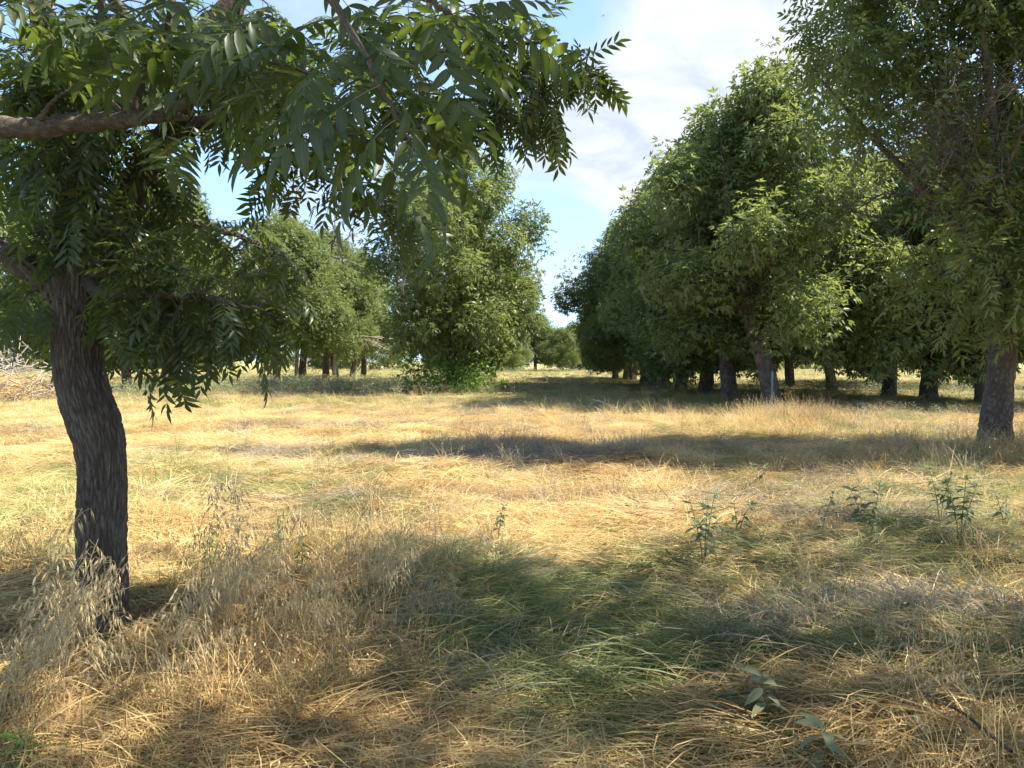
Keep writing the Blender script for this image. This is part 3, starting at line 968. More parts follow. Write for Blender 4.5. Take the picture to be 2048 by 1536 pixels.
# sprays of leaves: ellipses in the view, each at its own depth
SPR = [  # px, py, rx, ry, depth, dspread, n
    (150, 90, 190, 90, 4.2, 0.9, 22), (420, 90, 180, 90, 4.4, 0.9, 20), (650, 80, 150, 80, 4.6, 0.8, 14), (60, 260, 110, 100, 4.7, 0.9, 16), (110, 340, 110, 80, 4.3, 0.3, 10), (240, 310, 90, 70, 4.3, 0.25, 9), (170, 400, 70, 50, 4.2, 0.2, 2), (290, 440, 60, 60, 4.25, 0.3, 4), (130, 170, 150, 60, 4.2, 0.4, 12), (60, 430, 90, 90, 4.8, 0.8, 12),
    (40, 610, 80, 60, 4.8, 0.6, 6), (430, 210, 120, 70, 4.5, 0.7, 14), (600, 220, 110, 80, 4.7, 0.6, 12), (330, 400, 70, 70, 4.9, 0.5, 9), (220, 230, 90, 80, 5.0, 0.5, 9),
    (860, 80, 130, 80, 4.8, 0.6, 13), (830, 230, 110, 90, 4.9, 0.5, 11), (1010, 60, 90, 60, 4.9, 0.4, 9), (1010, 170, 90, 70, 4.9, 0.4, 9), (1120, 140, 80, 60, 4.9, 0.3, 8), (1180, 160, 45, 40, 4.9, 0.2, 4),
    (1060, 250, 70, 40, 4.9, 0.3, 6), (960, 270, 60, 40, 4.9, 0.3, 5), (660, 310, 50, 40, 4.6, 0.3, 3), (720, 390, 50, 40, 4.6, 0.3, 5), (800, 430, 30, 40, 4.6, 0.2, 4),
    (560, 370, 40, 25, 4.7, 0.3, 3), (430, 490, 110, 45, 5.4, 0.5, 9), (530, 540, 80, 60, 5.5, 0.5, 9), (330, 550, 110, 60, 4.6, 0.6, 11), (430, 620, 110, 45, 4.5, 0.4, 9),
    (540, 670, 60, 40, 4.5, 0.3, 5), (290, 650, 70, 50, 4.3, 0.3, 7), (300, 715, 55, 30, 4.4, 0.2, 4), (285, 755, 20, 15, 4.5, 0.1, 1), (400, 690, 60, 35, 4.3, 0.3, 4), (250, 480, 60, 50, 4.3, 0.3, 4), (140, 700, 40, 30, 4.9, 0.2, 2)]
r_ = np.random.default_rng(55)
T_L = [compound(70 + s, [5, 6, 5, 4, 6, 5][s], 0.30, 0.112, 0.031, 4, 0.28 + 0.05 * (s % 3)) for s in range(6)]
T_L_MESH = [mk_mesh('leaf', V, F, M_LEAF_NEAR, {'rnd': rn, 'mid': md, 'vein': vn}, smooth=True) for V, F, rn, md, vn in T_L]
twigs, lp, la, ln, ls = [], [], [], [], []
for (px, py, rx, ry, d, ds, n) in SPR:
    for k in range(n):
        a, rr = r_.uniform(0, 6.28), math.sqrt(r_.uniform(0, 1))
        c = L(px + rx * rr * math.cos(a), py + ry * rr * math.sin(a), d + r_.uniform(-ds, ds))
        dist = np.linalg.norm(limb_pts - c, axis=1)
        j = np.argsort(dist)[r_.integers(0, 6)]
        p0 = limb_pts[j]
        dv = norm(c - p0 + 1e-6)
        ln_ = min(dist[j], 0.9)
        p0 = p0 if dist[j] < 0.9 else c - dv * 0.9
        midp = (p0 + c) / 2 + np.array([0, 0, 0.06]) + r_.normal(size=3) * 0.04
        Q, qq = smooth_path([p0, midp, c], [0.006, 0.004, 0.002], 8)
        twigs.append(tube(Q, qq, 4, cap=False))
        m = r_.integers(4, 8)
        for i in range(m):
            t = 0.45 + 0.55 * i / (m - 1)
            p = Q[min(7, int(t * 7))]
            td = norm(Q[min(7, int(t * 7))] - Q[max(0, int(t * 7) - 2)] + 1e-6)
            az = r_.uniform(0, 6.28)
            out = np.array([math.cos(az), math.sin(az), r_.uniform(-0.45, 0.25)])
            lp.append(p)
            la.append(td * (0.7 if i < m - 1 else 1.4) + out * 0.9 + np.array([0, 0, -0.25]))
            ln.append(np.array([0, 0, 1.0]) + r_.normal(size=3) * 0.33)
            ls.append(r_.uniform(0.55, 0.9))
lp, la, ln, ls = map(np.array, (lp, la, ln, ls))
V, F = join(twigs)
link('twigs', mk_mesh('twigs', V, F, M_TWIG), lt, 'stuff')


def leaf_objects(parent, meshes, pos, axis, normal, scale, idx, r):
    Fr = frames(axis, normal)
    for i in idx:
        o = bpy.data.objects.new('leaf', meshes[r.integers(0, len(meshes))])
        COL.objects.link(o)
        o.parent = parent
        M = Matrix.Identity(4)
        for a in range(3):
            for c in range(3):
                M[c][a] = Fr[i][a][c] * scale[i]
        M.translation = pos[i]
        o.matrix_local = M


wp = lp + lt_o
vx = wp[:, 0] / wp[:, 1] * 1539 + 1024
vy = 722 - (wp[:, 2] - CAM_H) / wp[:, 1] * 1539
inview = (vx > -20) & (vx < 2060) & (vy > -20)
score = ls / np.linalg.norm(wp - [0, 0, CAM_H], axis=1) * np.where(inview, 1, 0.2) * np.where((vx > 600) | (vy > 300), 1.25, 1)
order = np.argsort(-score)
leaf_objects(lt, T_L_MESH, lp, la, ln, ls, order[:295], r_)
rest = order[295:]
V, F, rn, md, vn = scatter(T_L, lp[rest], la[rest], ln[rest], ls[rest], r_)
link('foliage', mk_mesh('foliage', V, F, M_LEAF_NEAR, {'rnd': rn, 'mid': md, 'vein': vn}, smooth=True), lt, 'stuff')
cl = []  # unseen foliage added overhead, kept mostly where its shade reaches the near grass
for i in range(120):
    a = i * 2.4
    t = (i + 0.5) / 120
    rr = 4.4 * math.sin(math.pi * (0.3 + 0.7 * t)) ** 0.7 * r_.uniform(0.3, 1)
    c = np.array([rr * math.cos(a) + 0.9 + 0.5 * t, rr * math.sin(a) * 0.72 + 0.1, 4.4 + 5.0 * t])
    w = c + lt_o
    rc = r_.uniform(0.45, 0.85)
    if (w[2] - rc - 0.55 - CAM_H) / (w[1] + rc) > 0.49 and (w[0] - 0.81 * w[2] > -2.8 or r_.uniform() < 0.1):
        cl.append((c, rc))
for pts in ([(0.4, 0.3, 3.6), (1.6, 0.4, 4.9), (3.0, 0.2, 6.0), (4.2, 0.0, 6.8)], [(0.3, -0.4, 4.0), (1.2, -1.4, 5.2), (2.2, -2.3, 6.2)], [(-0.8, 0, 5.0), (0.2, 0.8, 6.6), (1.2, 1.8, 7.6)]):
    V, F = tube(*smooth_path(pts, np.linspace(0.07, 0.015, len(pts)), 16), 8)
    link('limb', mk_mesh('limb', V, F, M_BARK, smooth=True), lt)
V, F, rn, md, vn = crown_cloud(r_, cl, 44, 1.2, T_FAR)
link('upper_shade_crown', mk_mesh('upper_shade_crown', V, F, M_LEAF_NEAR, {'rnd': rn, 'mid': np.ones(len(rn)), 'vein': np.zeros(len(rn))}), lt, 'stuff')

# ------------------------------------------------------------------ overhanging tree beside the camera
nb_o = np.array([-4.3, 1.2, float(height(-4.3, 1.2))])
nt_ = thing('pecan_tree', 'pecan left of the camera whose rough limb and big leaves hang into the picture top', 'tree', tuple(nb_o), 0, 'pecan trees beside the camera')


def N(px, py, d):
    return at(px, py, d) - nb_o


P, q = smooth_path([(0, 0, -0.3), (0, 0, 0.4), (0.05, 0, 1.4), (0.0, 0, 2.3), (0.1, -0.1, 3.6), (0, 0, 6), (0.2, 0, 9.4)], [0.27, 0.2, 0.17, 0.17, 0.13, 0.09, 0.02], 40)
V, F = tube(P, q, 26, lambda th, s, rr: rr * 0.25 * (fbm(np.cos(th) * 5, np.sin(th) * 5, s * 5, 8, 3) - 0.5))
link('trunk', mk_mesh('trunk', V, F, M_BARK, smooth=True), nt_)
NL = [
    ([np.array([0.05, 0, 2.1]), N(-260, 270, 2.6), N(-60, 256, 2.8), N(60, 256, 2.85), N(170, 246, 2.9), N(270, 238, 2.9), N(330, 232, 2.95), N(376, 236, 3.0)], [0.055, 0.048, 0.043, 0.038, 0.036, 0.033, 0.024, 0.013]),
    ([N(262, 236, 2.9), N(270, 190, 2.95), N(292, 140, 3.0), N(318, 98, 3.0), N(335, 50, 3.0), N(345, 0, 3.0), N(352, -120, 3.0)], [0.030, 0.027, 0.023, 0.019, 0.016, 0.014, 0.009]),
    ([N(325, 232, 2.95), N(370, 205, 2.95), N(430, 180, 2.95), N(490, 150, 2.9), N(510, 80, 2.9)], [0.021, 0.017, 0.012, 0.007, 0.004]),
    ([N(318, 98, 3.0), N(280, 62, 3.0), N(240, 20, 2.95), N(200, -60, 2.9)], [0.018, 0.020, 0.023, 0.027]),
    ([N(318, 98, 3.0), N(400, 92, 2.9), N(520, 120, 2.8), N(640, 150, 2.6)], [0.015, 0.010, 0.007, 0.003]),
    ([np.array([0.05, -0.05, 2.9]), N(-100, -380, 2.2), N(300, -260, 2.0), N(560, -120, 1.9), N(690, 40, 1.85), N(760, 170, 1.8), N(800, 250, 1.8), N(830, 300, 1.8)], [0.05, 0.04, 0.03, 0.018, 0.009, 0.006, 0.004, 0.0025]),
    ([N(560, -120, 1.9), N(720, -60, 1.9), N(860, 0, 1.9), N(930, 60, 1.9)], [0.012, 0.009, 0.006, 0.003]),
    ([N(262, 236, 2.9), N(190, 170, 2.9), N(150, 110, 2.95), N(130, 20, 3.0)], [0.006, 0.005, 0.004, 0.003]),
    ([N(72, 256, 2.85), N(100, 210, 2.8), N(150, 170, 2.75)], [0.011, 0.007, 0.003]),
    ([np.array([0.05, 0, 3.4]), np.array([1.4, 1.0, 4.3]), np.array([2.9, 1.6, 5.2]), np.array([4.6, 1.2, 5.4]), np.array([6.8, 0.6, 5.6])], [0.08, 0.065, 0.05, 0.035, 0.01]),  # unseen limb added over the camera, carrying the shading clumps
]
for P_, q_ in NL:
    Q, qq = smooth_path(P_, q_, 40)
    Q[1:-1] += np.random.default_rng(len(Q) + len(P_)).normal(size=(38, 3)) * 0.0025
    ti = np.linspace(0, 39, 110)
    Q = np.stack([np.interp(ti, np.arange(40), Q[:, i_]) for i_ in range(3)], -1)
    qq = np.interp(ti, np.arange(40), qq)
    V, F, at_ = bark_tube(Q, qq, 26, 12, 22.0, 0.005, 0.008, len(P_))
    link('limb', mk_mesh('limb', V, F, M_PLATE, at_, smooth=True), nt_)

# the nearest leaves: rachis with its leaflets as separate pieces
LF_MESH = []
for s in range(6):
    r2 = np.random.default_rng(900 + s)
    V, F, md, vn = leaflet(1.0, 0.30 + 0.03 * (s % 3), 9, [0.2, 0.1, 0.26, 0.15, 0.05, 0.22][s], [0.25, 0.4, 0.15, 0.3, 0.35, 0.2][s], [0.15, 0.3, 0.22, 0.4, 0.1, 0.3][s])
    LF_MESH.append(mk_mesh('leaflet', V, F, M_LEAF_NEAR, {'rnd': np.full(len(V), r2.uniform()), 'mid': md, 'vein': vn}, smooth=True))
RACHIS = []
for dr in (0.25, 0.4, 0.6):
    t = np.linspace(0, 1, 10)
    V, F = tube(np.stack([t, 0 * t, -dr * t ** 2], -1), np.linspace(0.006, 0.002, 10), 5)
    RACHIS.append((dr, mk_mesh('leaf', V, F, M_WEED, {'rnd': np.full(len(V), 0.6)}, smooth=True)))
BIG = [  # where the leaf starts, where it points, depth, rachis length m
    (800, 175, 905, 250, 1.75, 0.27), (770, 165, 880, 330, 1.75, 0.30), (830, 270, 905, 380, 1.65, 0.26), (760, 170, 640, 270, 1.75, 0.27), (745, 150, 655, 230, 1.9, 0.26),
    (790, 240, 700, 330, 1.7, 0.24), (815, 290, 860, 400, 1.6, 0.22), (720, 100, 620, 150, 1.9, 0.27), (740, 110, 850, 100, 1.9, 0.27), (700, 60, 760, 130, 1.95, 0.25),
    (850, 0, 880, 90, 1.8, 0.24), (760, 160, 720, 60, 1.8, 0.22), (900, 30, 960, 20, 1.9, 0.22), (690, 40, 570, 60, 2.0, 0.27), (640, -40, 700, 30, 2.0, 0.25), (820, 260, 930, 300, 1.8, 0.22)]
r_ = np.random.default_rng(66)


def mat_from(axis, normal, pos, sc=1.0):
    Fr = frames(np.asarray(axis, float)[None], np.asarray(normal, float)[None])[0]
    M = Matrix.Identity(4)
    for a in range(3):
        for c in range(3):
            M[c][a] = Fr[a][c] * sc
    M.translation = Vector(pos)
    return M


for k, (x0, y0, x1, y1, d, ll) in enumerate(BIG):
    p0 = N(x0, y0, d)
    ax = norm(N(x1, y1, d + r_.uniform(-0.25, 0.25)) - p0)
    nn = np.array([r_.uniform(-0.4, 0.4), -0.55 + r_.uniform(-0.5, 0.3), 0.9])
    dr, me = RACHIS[k % 3]
    lf = link('leaf', me, nt_)
    lf.matrix_local = mat_from(ax + np.array([0, 0, 0.25]), nn, p0, ll)
    for (p, yaw, roll, pitch, size, s) in leaf_layout(r_, 6, dr):
        o = link('leaflet', LF_MESH[r_.integers(0, 6)], lf)
        sz = size * 0.31 * r_.uniform(0.8, 1.15)
        o.matrix_local = Matrix.Translation(Vector(p)) @ Matrix.Rotation(yaw, 4, 'Z') @ Matrix.Rotation(pitch + 0.12, 4, 'Y') @ Matrix.Rotation(roll, 4, 'X') @ Matrix.Diagonal((sz, sz * s, sz, 1))
# smaller leaves of the same tree as whole leaves
lp, la, ln, ls = [], [], [], []
for (px, py, rx, ry, d, ds, n) in [(240, 20, 240, 40, 2.9, 0.3, 26), (480, 60, 120, 60, 2.6, 0.4, 22), (600, 130, 80, 60, 2.4, 0.3, 14), (660, 210, 60, 60, 2.2, 0.2, 8), (900, 30, 90, 40, 2.3, 0.3, 12), (70, 30, 90, 40, 2.7, 0.3, 10),
                                   (330, 265, 40, 20, 2.95, 0.1, 3), (520, 150, 60, 40, 2.8, 0.2, 8), (820, 200, 80, 80, 2.3, 0.25, 10)]:
    for k in range(n):
        a, rr = r_.uniform(0, 6.28), math.sqrt(r_.uniform(0, 1))
        lp.append(N(px + rx * rr * math.cos(a), py + ry * rr * math.sin(a), d + r_.uniform(-ds, ds)))
        az = r_.uniform(0, 6.28)
        la.append(np.array([math.cos(az), math.sin(az), r_.uniform(-0.7, 0.1)]))
        ln.append(np.array([0, -0.1, 1.0]) + r_.normal(size=3) * 0.35)
        ls.append(r_.uniform(0.75, 1.1))
leaf_objects(nt_, T_L_MESH, np.array(lp), np.array(la), np.array(ln), np.array(ls), range(len(lp)), r_)
cl = []
for i in range(80):
    a = i * 2.4
    t = (i + 0.5) / 80
    rr = 3.6 * math.sin(math.pi * (0.3 + 0.7 * t)) ** 0.7 * r_.uniform(0.35, 1)
    c = np.array([rr * math.cos(a) + 0.6, rr * math.sin(a) - 0.6, 3.9 + 5.4 * t])
    w = c + nb_o
    if w[1] > 2.4 or (w[1] > 0.3 and (w[2] - CAM_H) / w[1] < 0.66):
        continue
    cl.append((c, r_.uniform(0.5, 0.95)))
for i in range(90):  # extra unseen clumps added above the camera to shade near leaves and grass
    w = np.array([r_.uniform(-0.8, 3.6), r_.uniform(-0.3, 3.2), r_.uniform(3.7, 7.4)])
    if (w[2] - 1.4 - CAM_H) / max(0.1, w[1] + 1.2) > 0.5:
        cl.append((w - nb_o, r_.uniform(0.5, 0.8)))
V, F, rn, md, vn = crown_cloud(r_, cl, 52, 1.15, T_FAR)
link('crown', mk_mesh('crown', V, F, M_LEAF_NEAR, {'rnd': rn, 'mid': np.ones(len(rn)), 'vein': np.zeros(len(rn))}), nt_, 'stuff')


# ------------------------------------------------------------------ grass
def blades(r, n, disc, az, azs, e0, e1, Ln, w, segs=4, curl=0.5):
    a = r.normal(size=n) * azs + az if azs is not None else r.uniform(0, 6.28, n)
    ba = r.uniform(0, 6.28, n)
    br = disc * np.sqrt(r.uniform(0, 1, n))
    p = np.stack([br * np.cos(ba), br * np.sin(ba), np.zeros(n) - 0.01], -1)
    E0, E1 = r.uniform(*e0, n), r.uniform(*e1, n)
    LL = r.uniform(*Ln, n)
    cu = r.normal(size=n) * curl
    wd = w * r.uniform(0.6, 1.3, n)
    P = [p]
    for i in range(segs):
        t = (i + 0.5) / segs
        e = E0 * (1 - t) + E1 * t
        aa = a + cu * t
        p = p + (LL / segs)[:, None] * np.stack([np.cos(e) * np.cos(aa), np.cos(e) * np.sin(aa), np.sin(e)], -1)
        p[:, 2] = np.maximum(p[:, 2], -0.01)
        P.append(p)
    P = np.stack(P, 1)
    tw = r.uniform(-0.9, 0.9, n)
    side = np.stack([-np.sin(a) * np.cos(tw), np.cos(a) * np.cos(tw), np.sin(tw)], -1)[:, None, :]
    prof = np.array([0.8, 1.0, 0.9, 0.65, 0.15])[np.linspace(0, 4, segs + 1).astype(int)]
    hw = wd[:, None, None] * 0.5 * prof[None, :, None]
    V = np.stack([P - side * hw, P + side * hw], 2).reshape(-1, 3)
    nv = (segs + 1) * 2
    base = np.arange(n)[:, None] * nv
    F = np.concatenate([np.stack([base[:, 0] + 2 * i, base[:, 0] + 2 * i + 1, base[:, 0] + 2 * i + 3, base[:, 0] + 2 * i + 2], -1) for i in range(segs)])
    return V, [F], np.repeat(r.uniform(0, 1, n), nv), P


def tuft(name, seed, mat, specs, seeds=None):
    r = np.random.default_rng(seed)
    parts, rn = [], []
    for sp in specs:
        V, F, a, P = blades(r, **sp)
        parts.append((V, F))
        rn.append(a)
        if seeds:
            for k in range(0, len(P), 2):
                for j in range(seeds):
                    t = P[k, -1] + (P[k, -2] - P[k, -1]) * r.uniform(-0.1, 1.6)
                    d = norm(np.array([r.uniform(-1, 1), r.uniform(-1, 1), -0.8]))
                    s = norm(np.cross(d, r.normal(size=3)))
                    l_, w_ = 0.022, 0.0045
                    t = t + d * 0.015
                    V = np.array([t, t + d * l_ * 0.4 + s * w_, t + d * l_, t + d * l_ * 0.4 - s * w_])
                    parts.append((V, [np.array([[0, 1, 2, 3]])]))
                    rn.append(np.full(4, 0.95))
    V, F = join(parts)
    return mk_mesh(name, V, F, mat, {'rnd': np.concatenate(rn)})


def lay(n=44, w=0.0058, Ln=(0.25, 0.6), azs=0.42, disc=0.24):
    return dict(n=n, disc=disc, az=0.0, azs=azs, e0=(0.05, 0.55), e1=(-0.32, 0.06), Ln=Ln, w=w, curl=0.45)


def tangle(n=44, w=0.0052, Ln=(0.10, 0.32), e0=(0.1, 1.2), disc=0.22):
    return dict(n=n, disc=disc, az=0.0, azs=None, e0=e0, e1=(-0.9, 0.4), Ln=Ln, w=w, curl=0.9)


def stand(n=30, w=0.004, Ln=(0.25, 0.55), disc=0.1, e0=(0.95, 1.5), e1=(0.2, 1.25)):
    return dict(n=n, disc=disc, az=0.0, azs=None, e0=e0, e1=e1, Ln=Ln, w=w, curl=0.4)


def grass_object(name, protos, pts, rot, scl, idx, tint):
    c = bpy.data.collections.new(name + '_pieces')
    for k, me in enumerate(protos):
        c.objects.link(bpy.data.objects.new('tuft_%02d' % k, me))
    me = mk_mesh(name, pts, np.zeros((0, 3), np.int32), [protos[0].materials[0]], {'rot': rot, 'scl': scl, 'idx': idx.astype(np.int32), 'tint': tint})
    o = link(name, me, None, 'stuff')
    ng = bpy.data.node_groups.new(name, 'GeometryNodeTree')
    ng.interface.new_socket('Geometry', in_out='INPUT', socket_type='NodeSocketGeometry')
    ng.interface.new_socket('Geometry', in_out='OUTPUT', socket_type='NodeSocketGeometry')
    nn = ng.nodes
    gi, go = nn.new('NodeGroupInput'), nn.new('NodeGroupOutput')
    m2p = nn.new('GeometryNodeMeshToPoints')
    iop = nn.new('GeometryNodeInstanceOnPoints')
    ci = nn.new('GeometryNodeCollectionInfo')
    ci.inputs['Collection'].default_value = c
    ci.inputs['Separate Children'].default_value = True
    ci.inputs['Reset Children'].default_value = True
    iop.inputs['Pick Instance'].default_value = True

    def attr(nm, typ):
        a = nn.new('GeometryNodeInputNamedAttribute')
        a.data_type = typ
        a.inputs['Name'].default_value = nm
        return next(s for s in a.outputs if s.enabled and s.name == 'Attribute')

    lk = ng.links.new
    lk(gi.outputs[0], m2p.inputs['Mesh'])
    lk(m2p.outputs[0], iop.inputs['Points'])
    lk(ci.outputs[0], iop.inputs['Instance'])
    lk(attr('idx', 'INT'), iop.inputs['Instance Index'])
    lk(attr('rot', 'FLOAT_VECTOR'), iop.inputs['Rotation'])
    lk(attr('scl', 'FLOAT_VECTOR'), iop.inputs['Scale'])
    lk(iop.outputs[0], go.inputs[0])
    md = o.modifiers.new('scatter', 'NODES')
    md.node_group = ng
    return o


def gauss(x, y, cx, cy, rx, ry):
    return np.exp(-((x - cx) / rx) ** 2 - ((y - cy) / ry) ** 2)


def flow(x, y):
    """direction in which the flattened grass lies"""
    return (fbm(x * 0.42, y * 0.42, 0, 51, 3) - 0.5) * 7.0 + 0.2


def green_frac(x, y):
    g = 0.10 + 0.75 * np.clip(fbm(x * 0.8, y * 0.6, 0, 61, 3) - 0.47, 0, 1) * 2
    g = g + 0.85 * gauss(x, y, 0.25, 5.1, 1.05, 1.25) + 0.6 * gauss(x, y, 0.5, 3.8, 0.55, 0.7) + 0.5 * gauss(x, y, 0.85, 3.8, 0.35, 0.25) + 0.4 * gauss(x, y, 2.4, 6.0, 1.4, 0.8) + 0.3 * gauss(x, y, 2.4, 3.9, 0.8, 0.5)
    g = g + 0.3 * gauss(x, y, -6, 11, 3, 3) + 0.25 * gauss(x, y, -1.6, 9.6, 1.0, 1.0) + 0.3 * gauss(x, y, 4.5, 8.6, 2.2, 1.3) + 0.3 * gauss(x, y, -0.9, 6.3, 0.6, 0.5)
    g = g - 0.35 * gauss(x, y, 0.5, 9.0, 2.0, 1.5) - 0.4 * gauss(x, y, -2.5, 18, 7, 6) - 0.35 * gauss(x, y, -2.0, 3.6, 1.2, 1.2) - 0.3 * gauss(x, y, 1.0, 2.8, 1.4, 0.6)
    g = g + 0.42 * np.clip((y - 24) / 8, 0, 1) + 0.25 * gauss(x, y, 3, 30, 5, 7)
    return np.clip(g, 0.02, 0.95)


def stand_frac(x, y):
    s = 0.02 + 0.32 * np.clip(fbm(x * 0.7 + 31, y * 0.7, 0, 71, 3) - 0.5, 0, 1)
    s = s + 0.32 * gauss(x, y, -1.5, 5.3, 1.2, 1.3) + 0.5 * gauss(x, y, -1.6, 4.0, 0.6, 0.5) + 0.6 * gauss(x, y, 7.5, 12.8, 3.0, 2.6) + 0.8 * gauss(x, y, 6.6, 18.5, 1.6, 2.0) + 0.4 * gauss(x, y, -0.7, 12.8, 0.9, 0.7)
    s = s + 0.5 * gauss(x, y, 1.4, 12.5, 1.0, 0.6) + 0.3 * gauss(x, y, -3.2, 3.2, 0.9, 0.8) + 0.3 * np.clip((y - 22) / 8, 0, 1) + 0.35 * gauss(x, y, 6, 22, 5, 3) - 0.25 * gauss(x, y, 0.4, 5, 0.8, 1.5) - 0.9 * gauss(x, y, -2.3, 4.2, 0.8, 0.8)
    return np.clip(s, 0.0, 0.9)


r_ = np.random.default_rng(88)
X, Y = [], []
for (y0, y1, rho) in ((0.4, 1.8, 25), (1.8, 4.5, 150), (4.5, 8, 95), (8, 13, 50), (13, 20, 26), (20, 32, 10), (32, 60, 3.2), (60, 125, 0.9)):
    half = 0.72 * y1 + 2.5
    n = int((y1 - y0) * 2 * half * rho)
    yy = r_.uniform(y0, y1, n)
    xx = r_.uniform(-half, half, n)
    k = np.abs(xx) < 0.72 * yy + 2.5
    X.append(xx[k])
    Y.append(yy[k])
X, Y = np.concatenate(X), np.concatenate(Y)
red = at(1640, 892, 14.2)
bare = 0.85 * gauss(X, Y, red[0], red[1], 2.6, 0.8) + 0.7 * np.clip(fbm(X * 1.3, Y * 1.6, 0, 91, 3) - 0.62, 0, 1) * 6
bare = bare + 0.55 * gauss(X, Y, -2.4, 4.4, 0.5, 0.5)
kp = r_.uniform(0, 1, len(X)) > bare
X, Y = X[kp], Y[kp]
Zg = height(X, Y)
gf, sf = green_frac(X, Y), stand_frac(X, Y)
grey = np.clip((fbm(X * 0.5 + 90, Y * 0.7, 0, 81, 3) - 0.5) * 3 + 0.7 * gauss(X, Y, 1.0, 12.3, 5.5, 1.6) + 0.4 * gauss(X, Y, 2.6, 4.2, 1.3, 1.2) - 0.5 * gauss(X, Y, -1.5, 4.5, 2.5, 2.0) - 0.3 * gauss(X, Y, 0.3, 3.0, 2, 0.8), 0, 0.9)
russ = np.clip(0.75 * gauss(X, Y, -1.55, 4.1, 0.4, 0.35) + 0.9 * gauss(X, Y, -2.35, 3.5, 0.35, 0.5) + 0.55 * gauss(X, Y, 2.75, 4.5, 0.45, 0.4) + 0.45 * gauss(X, Y, 1.7, 8.0, 0.35, 0.3) + 0.4 * gauss(X, Y, -1.0, 4.4, 0.8, 0.8) + 0.35 * gauss(X, Y, 6.5, 17.6, 1, 1)
               + (fbm(X * 0.9 + 12, Y * 0.9, 0, 83, 2) - 0.66) * 2, 0, 0.9)
is_g = r_.uniform(0, 1, len(X)) < gf
is_s = r_.uniform(0, 1, len(X)) < sf * (1 - 0.9 * gauss(X, Y, red[0], red[1] - 0.6, 2.8, 1.5))
u2 = r_.uniform(0, 1, len(X))
cls = np.where(is_g, 0, np.where(u2 < russ, 2, np.where(u2 < russ + grey * (1 - russ), 3, 1)))
sc = np.interp(np.hypot(X, Y), [0, 6, 14, 30, 60, 125], [0.85, 1.0, 1.15, 1.5, 2.0, 3.0]) * r_.uniform(0.75, 1.25, len(X))
zsc = np.interp(np.hypot(X, Y), [0, 6, 14, 30, 60, 125], [0.85, 1.0, 1.0, 1.0, 0.95, 0.95]) * r_.uniform(0.7, 1.2, len(X)) * (1 + 0.5 * gauss(X, Y, 6.6, 18.5, 1.4, 1.6) * is_s)
tl = r_.uniform(0, 1, len(X))
dirn = flow(X, Y) + r_.normal(size=len(X)) * 0.42 + np.where(r_.uniform(0, 1, len(X)) < 0.5, math.pi, 0)
lean = r_.normal(size=(len(X), 2)) * 0.08
tintn = np.clip(0.5 + (fbm(X * 1.1, Y * 1.1, 0, 95, 3) - 0.5) * 1.9 + r_.normal(size=len(X)) * 0.2, 0, 1)

for c, name, mat in ((1, 'flattened_straw', M_STRAW), (2, 'russet_grass', M_RUSSET), (3, 'grey_dead_grass', M_GREY), (0, 'green_grass', M_GREEN)):
    pr_ = [tuft(name, c * 100 + s, mat, [lay(w=0.0062 if c == 0 else 0.0056), tangle(16, 0.0052)]) for s in range(4)]
    pr_ += [tuft(name, c * 100 + 10 + s, mat, [tangle(), ]) for s in range(4)]
    if c == 0:
        pr_ += [tuft(name, c * 100 + 20 + s, mat, [stand(34, 0.0048, (0.14, 0.34), 0.13)]) for s in range(4)]
    else:
        pr_ += [tuft(name, c * 100 + 20 + s, mat, [stand(22, 0.0046, (0.22, 0.55), 0.12), tangle(16)], seeds=2) for s in range(4)]
    m = cls == c
    n = m.sum()
    ty = np.where(is_s[m], 8, np.where(tl[m] < (0.55 if c in (0, 1) else 0.3), 0, 4))
    idx = ty + r_.integers(0, 4, n)
    rot = np.stack([lean[m, 0], lean[m, 1], np.where(ty == 0, dirn[m], r_.uniform(0, 6.28, n))], -1)
    scl = np.stack([sc[m], sc[m], zsc[m]], -1)
    grass_object(name, pr_, np.stack([X[m], Y[m], Zg[m]], -1), rot, scl, idx, tintn[m])


# ------------------------------------------------------------------ low leafy ground cover (grey-green forbs)
def forb(seed, mat, hgt=0.4, n=34, ll=0.06):
    r = np.random.default_rng(seed)
    V, F, md, vn = leaflet(1.0, 0.34, 3, 0.05, 0.25, 0.25)
    m = n
    z = r.uniform(0.15, 1, m) * hgt
    a = r.uniform(0, 6.28, m)
    rr = r.uniform(0.0, 0.12, m)
    pos = np.stack([rr * np.cos(a), rr * np.sin(a), z], -1)
    ax = np.stack([np.cos(a), np.sin(a), r.uniform(-0.3, 0.9, m)], -1)
    out = scatter([(V, F, np.full(len(V), 0.5), md, vn)], pos, ax, np.array([[0, 0, 1.0]]) + r.normal(size=(m, 3)) * 0.3, ll * r.uniform(0.6, 1.3, m), r)
    return mk_mesh('forb', out[0], out[1], mat, {'rnd': out[2]}, smooth=True)


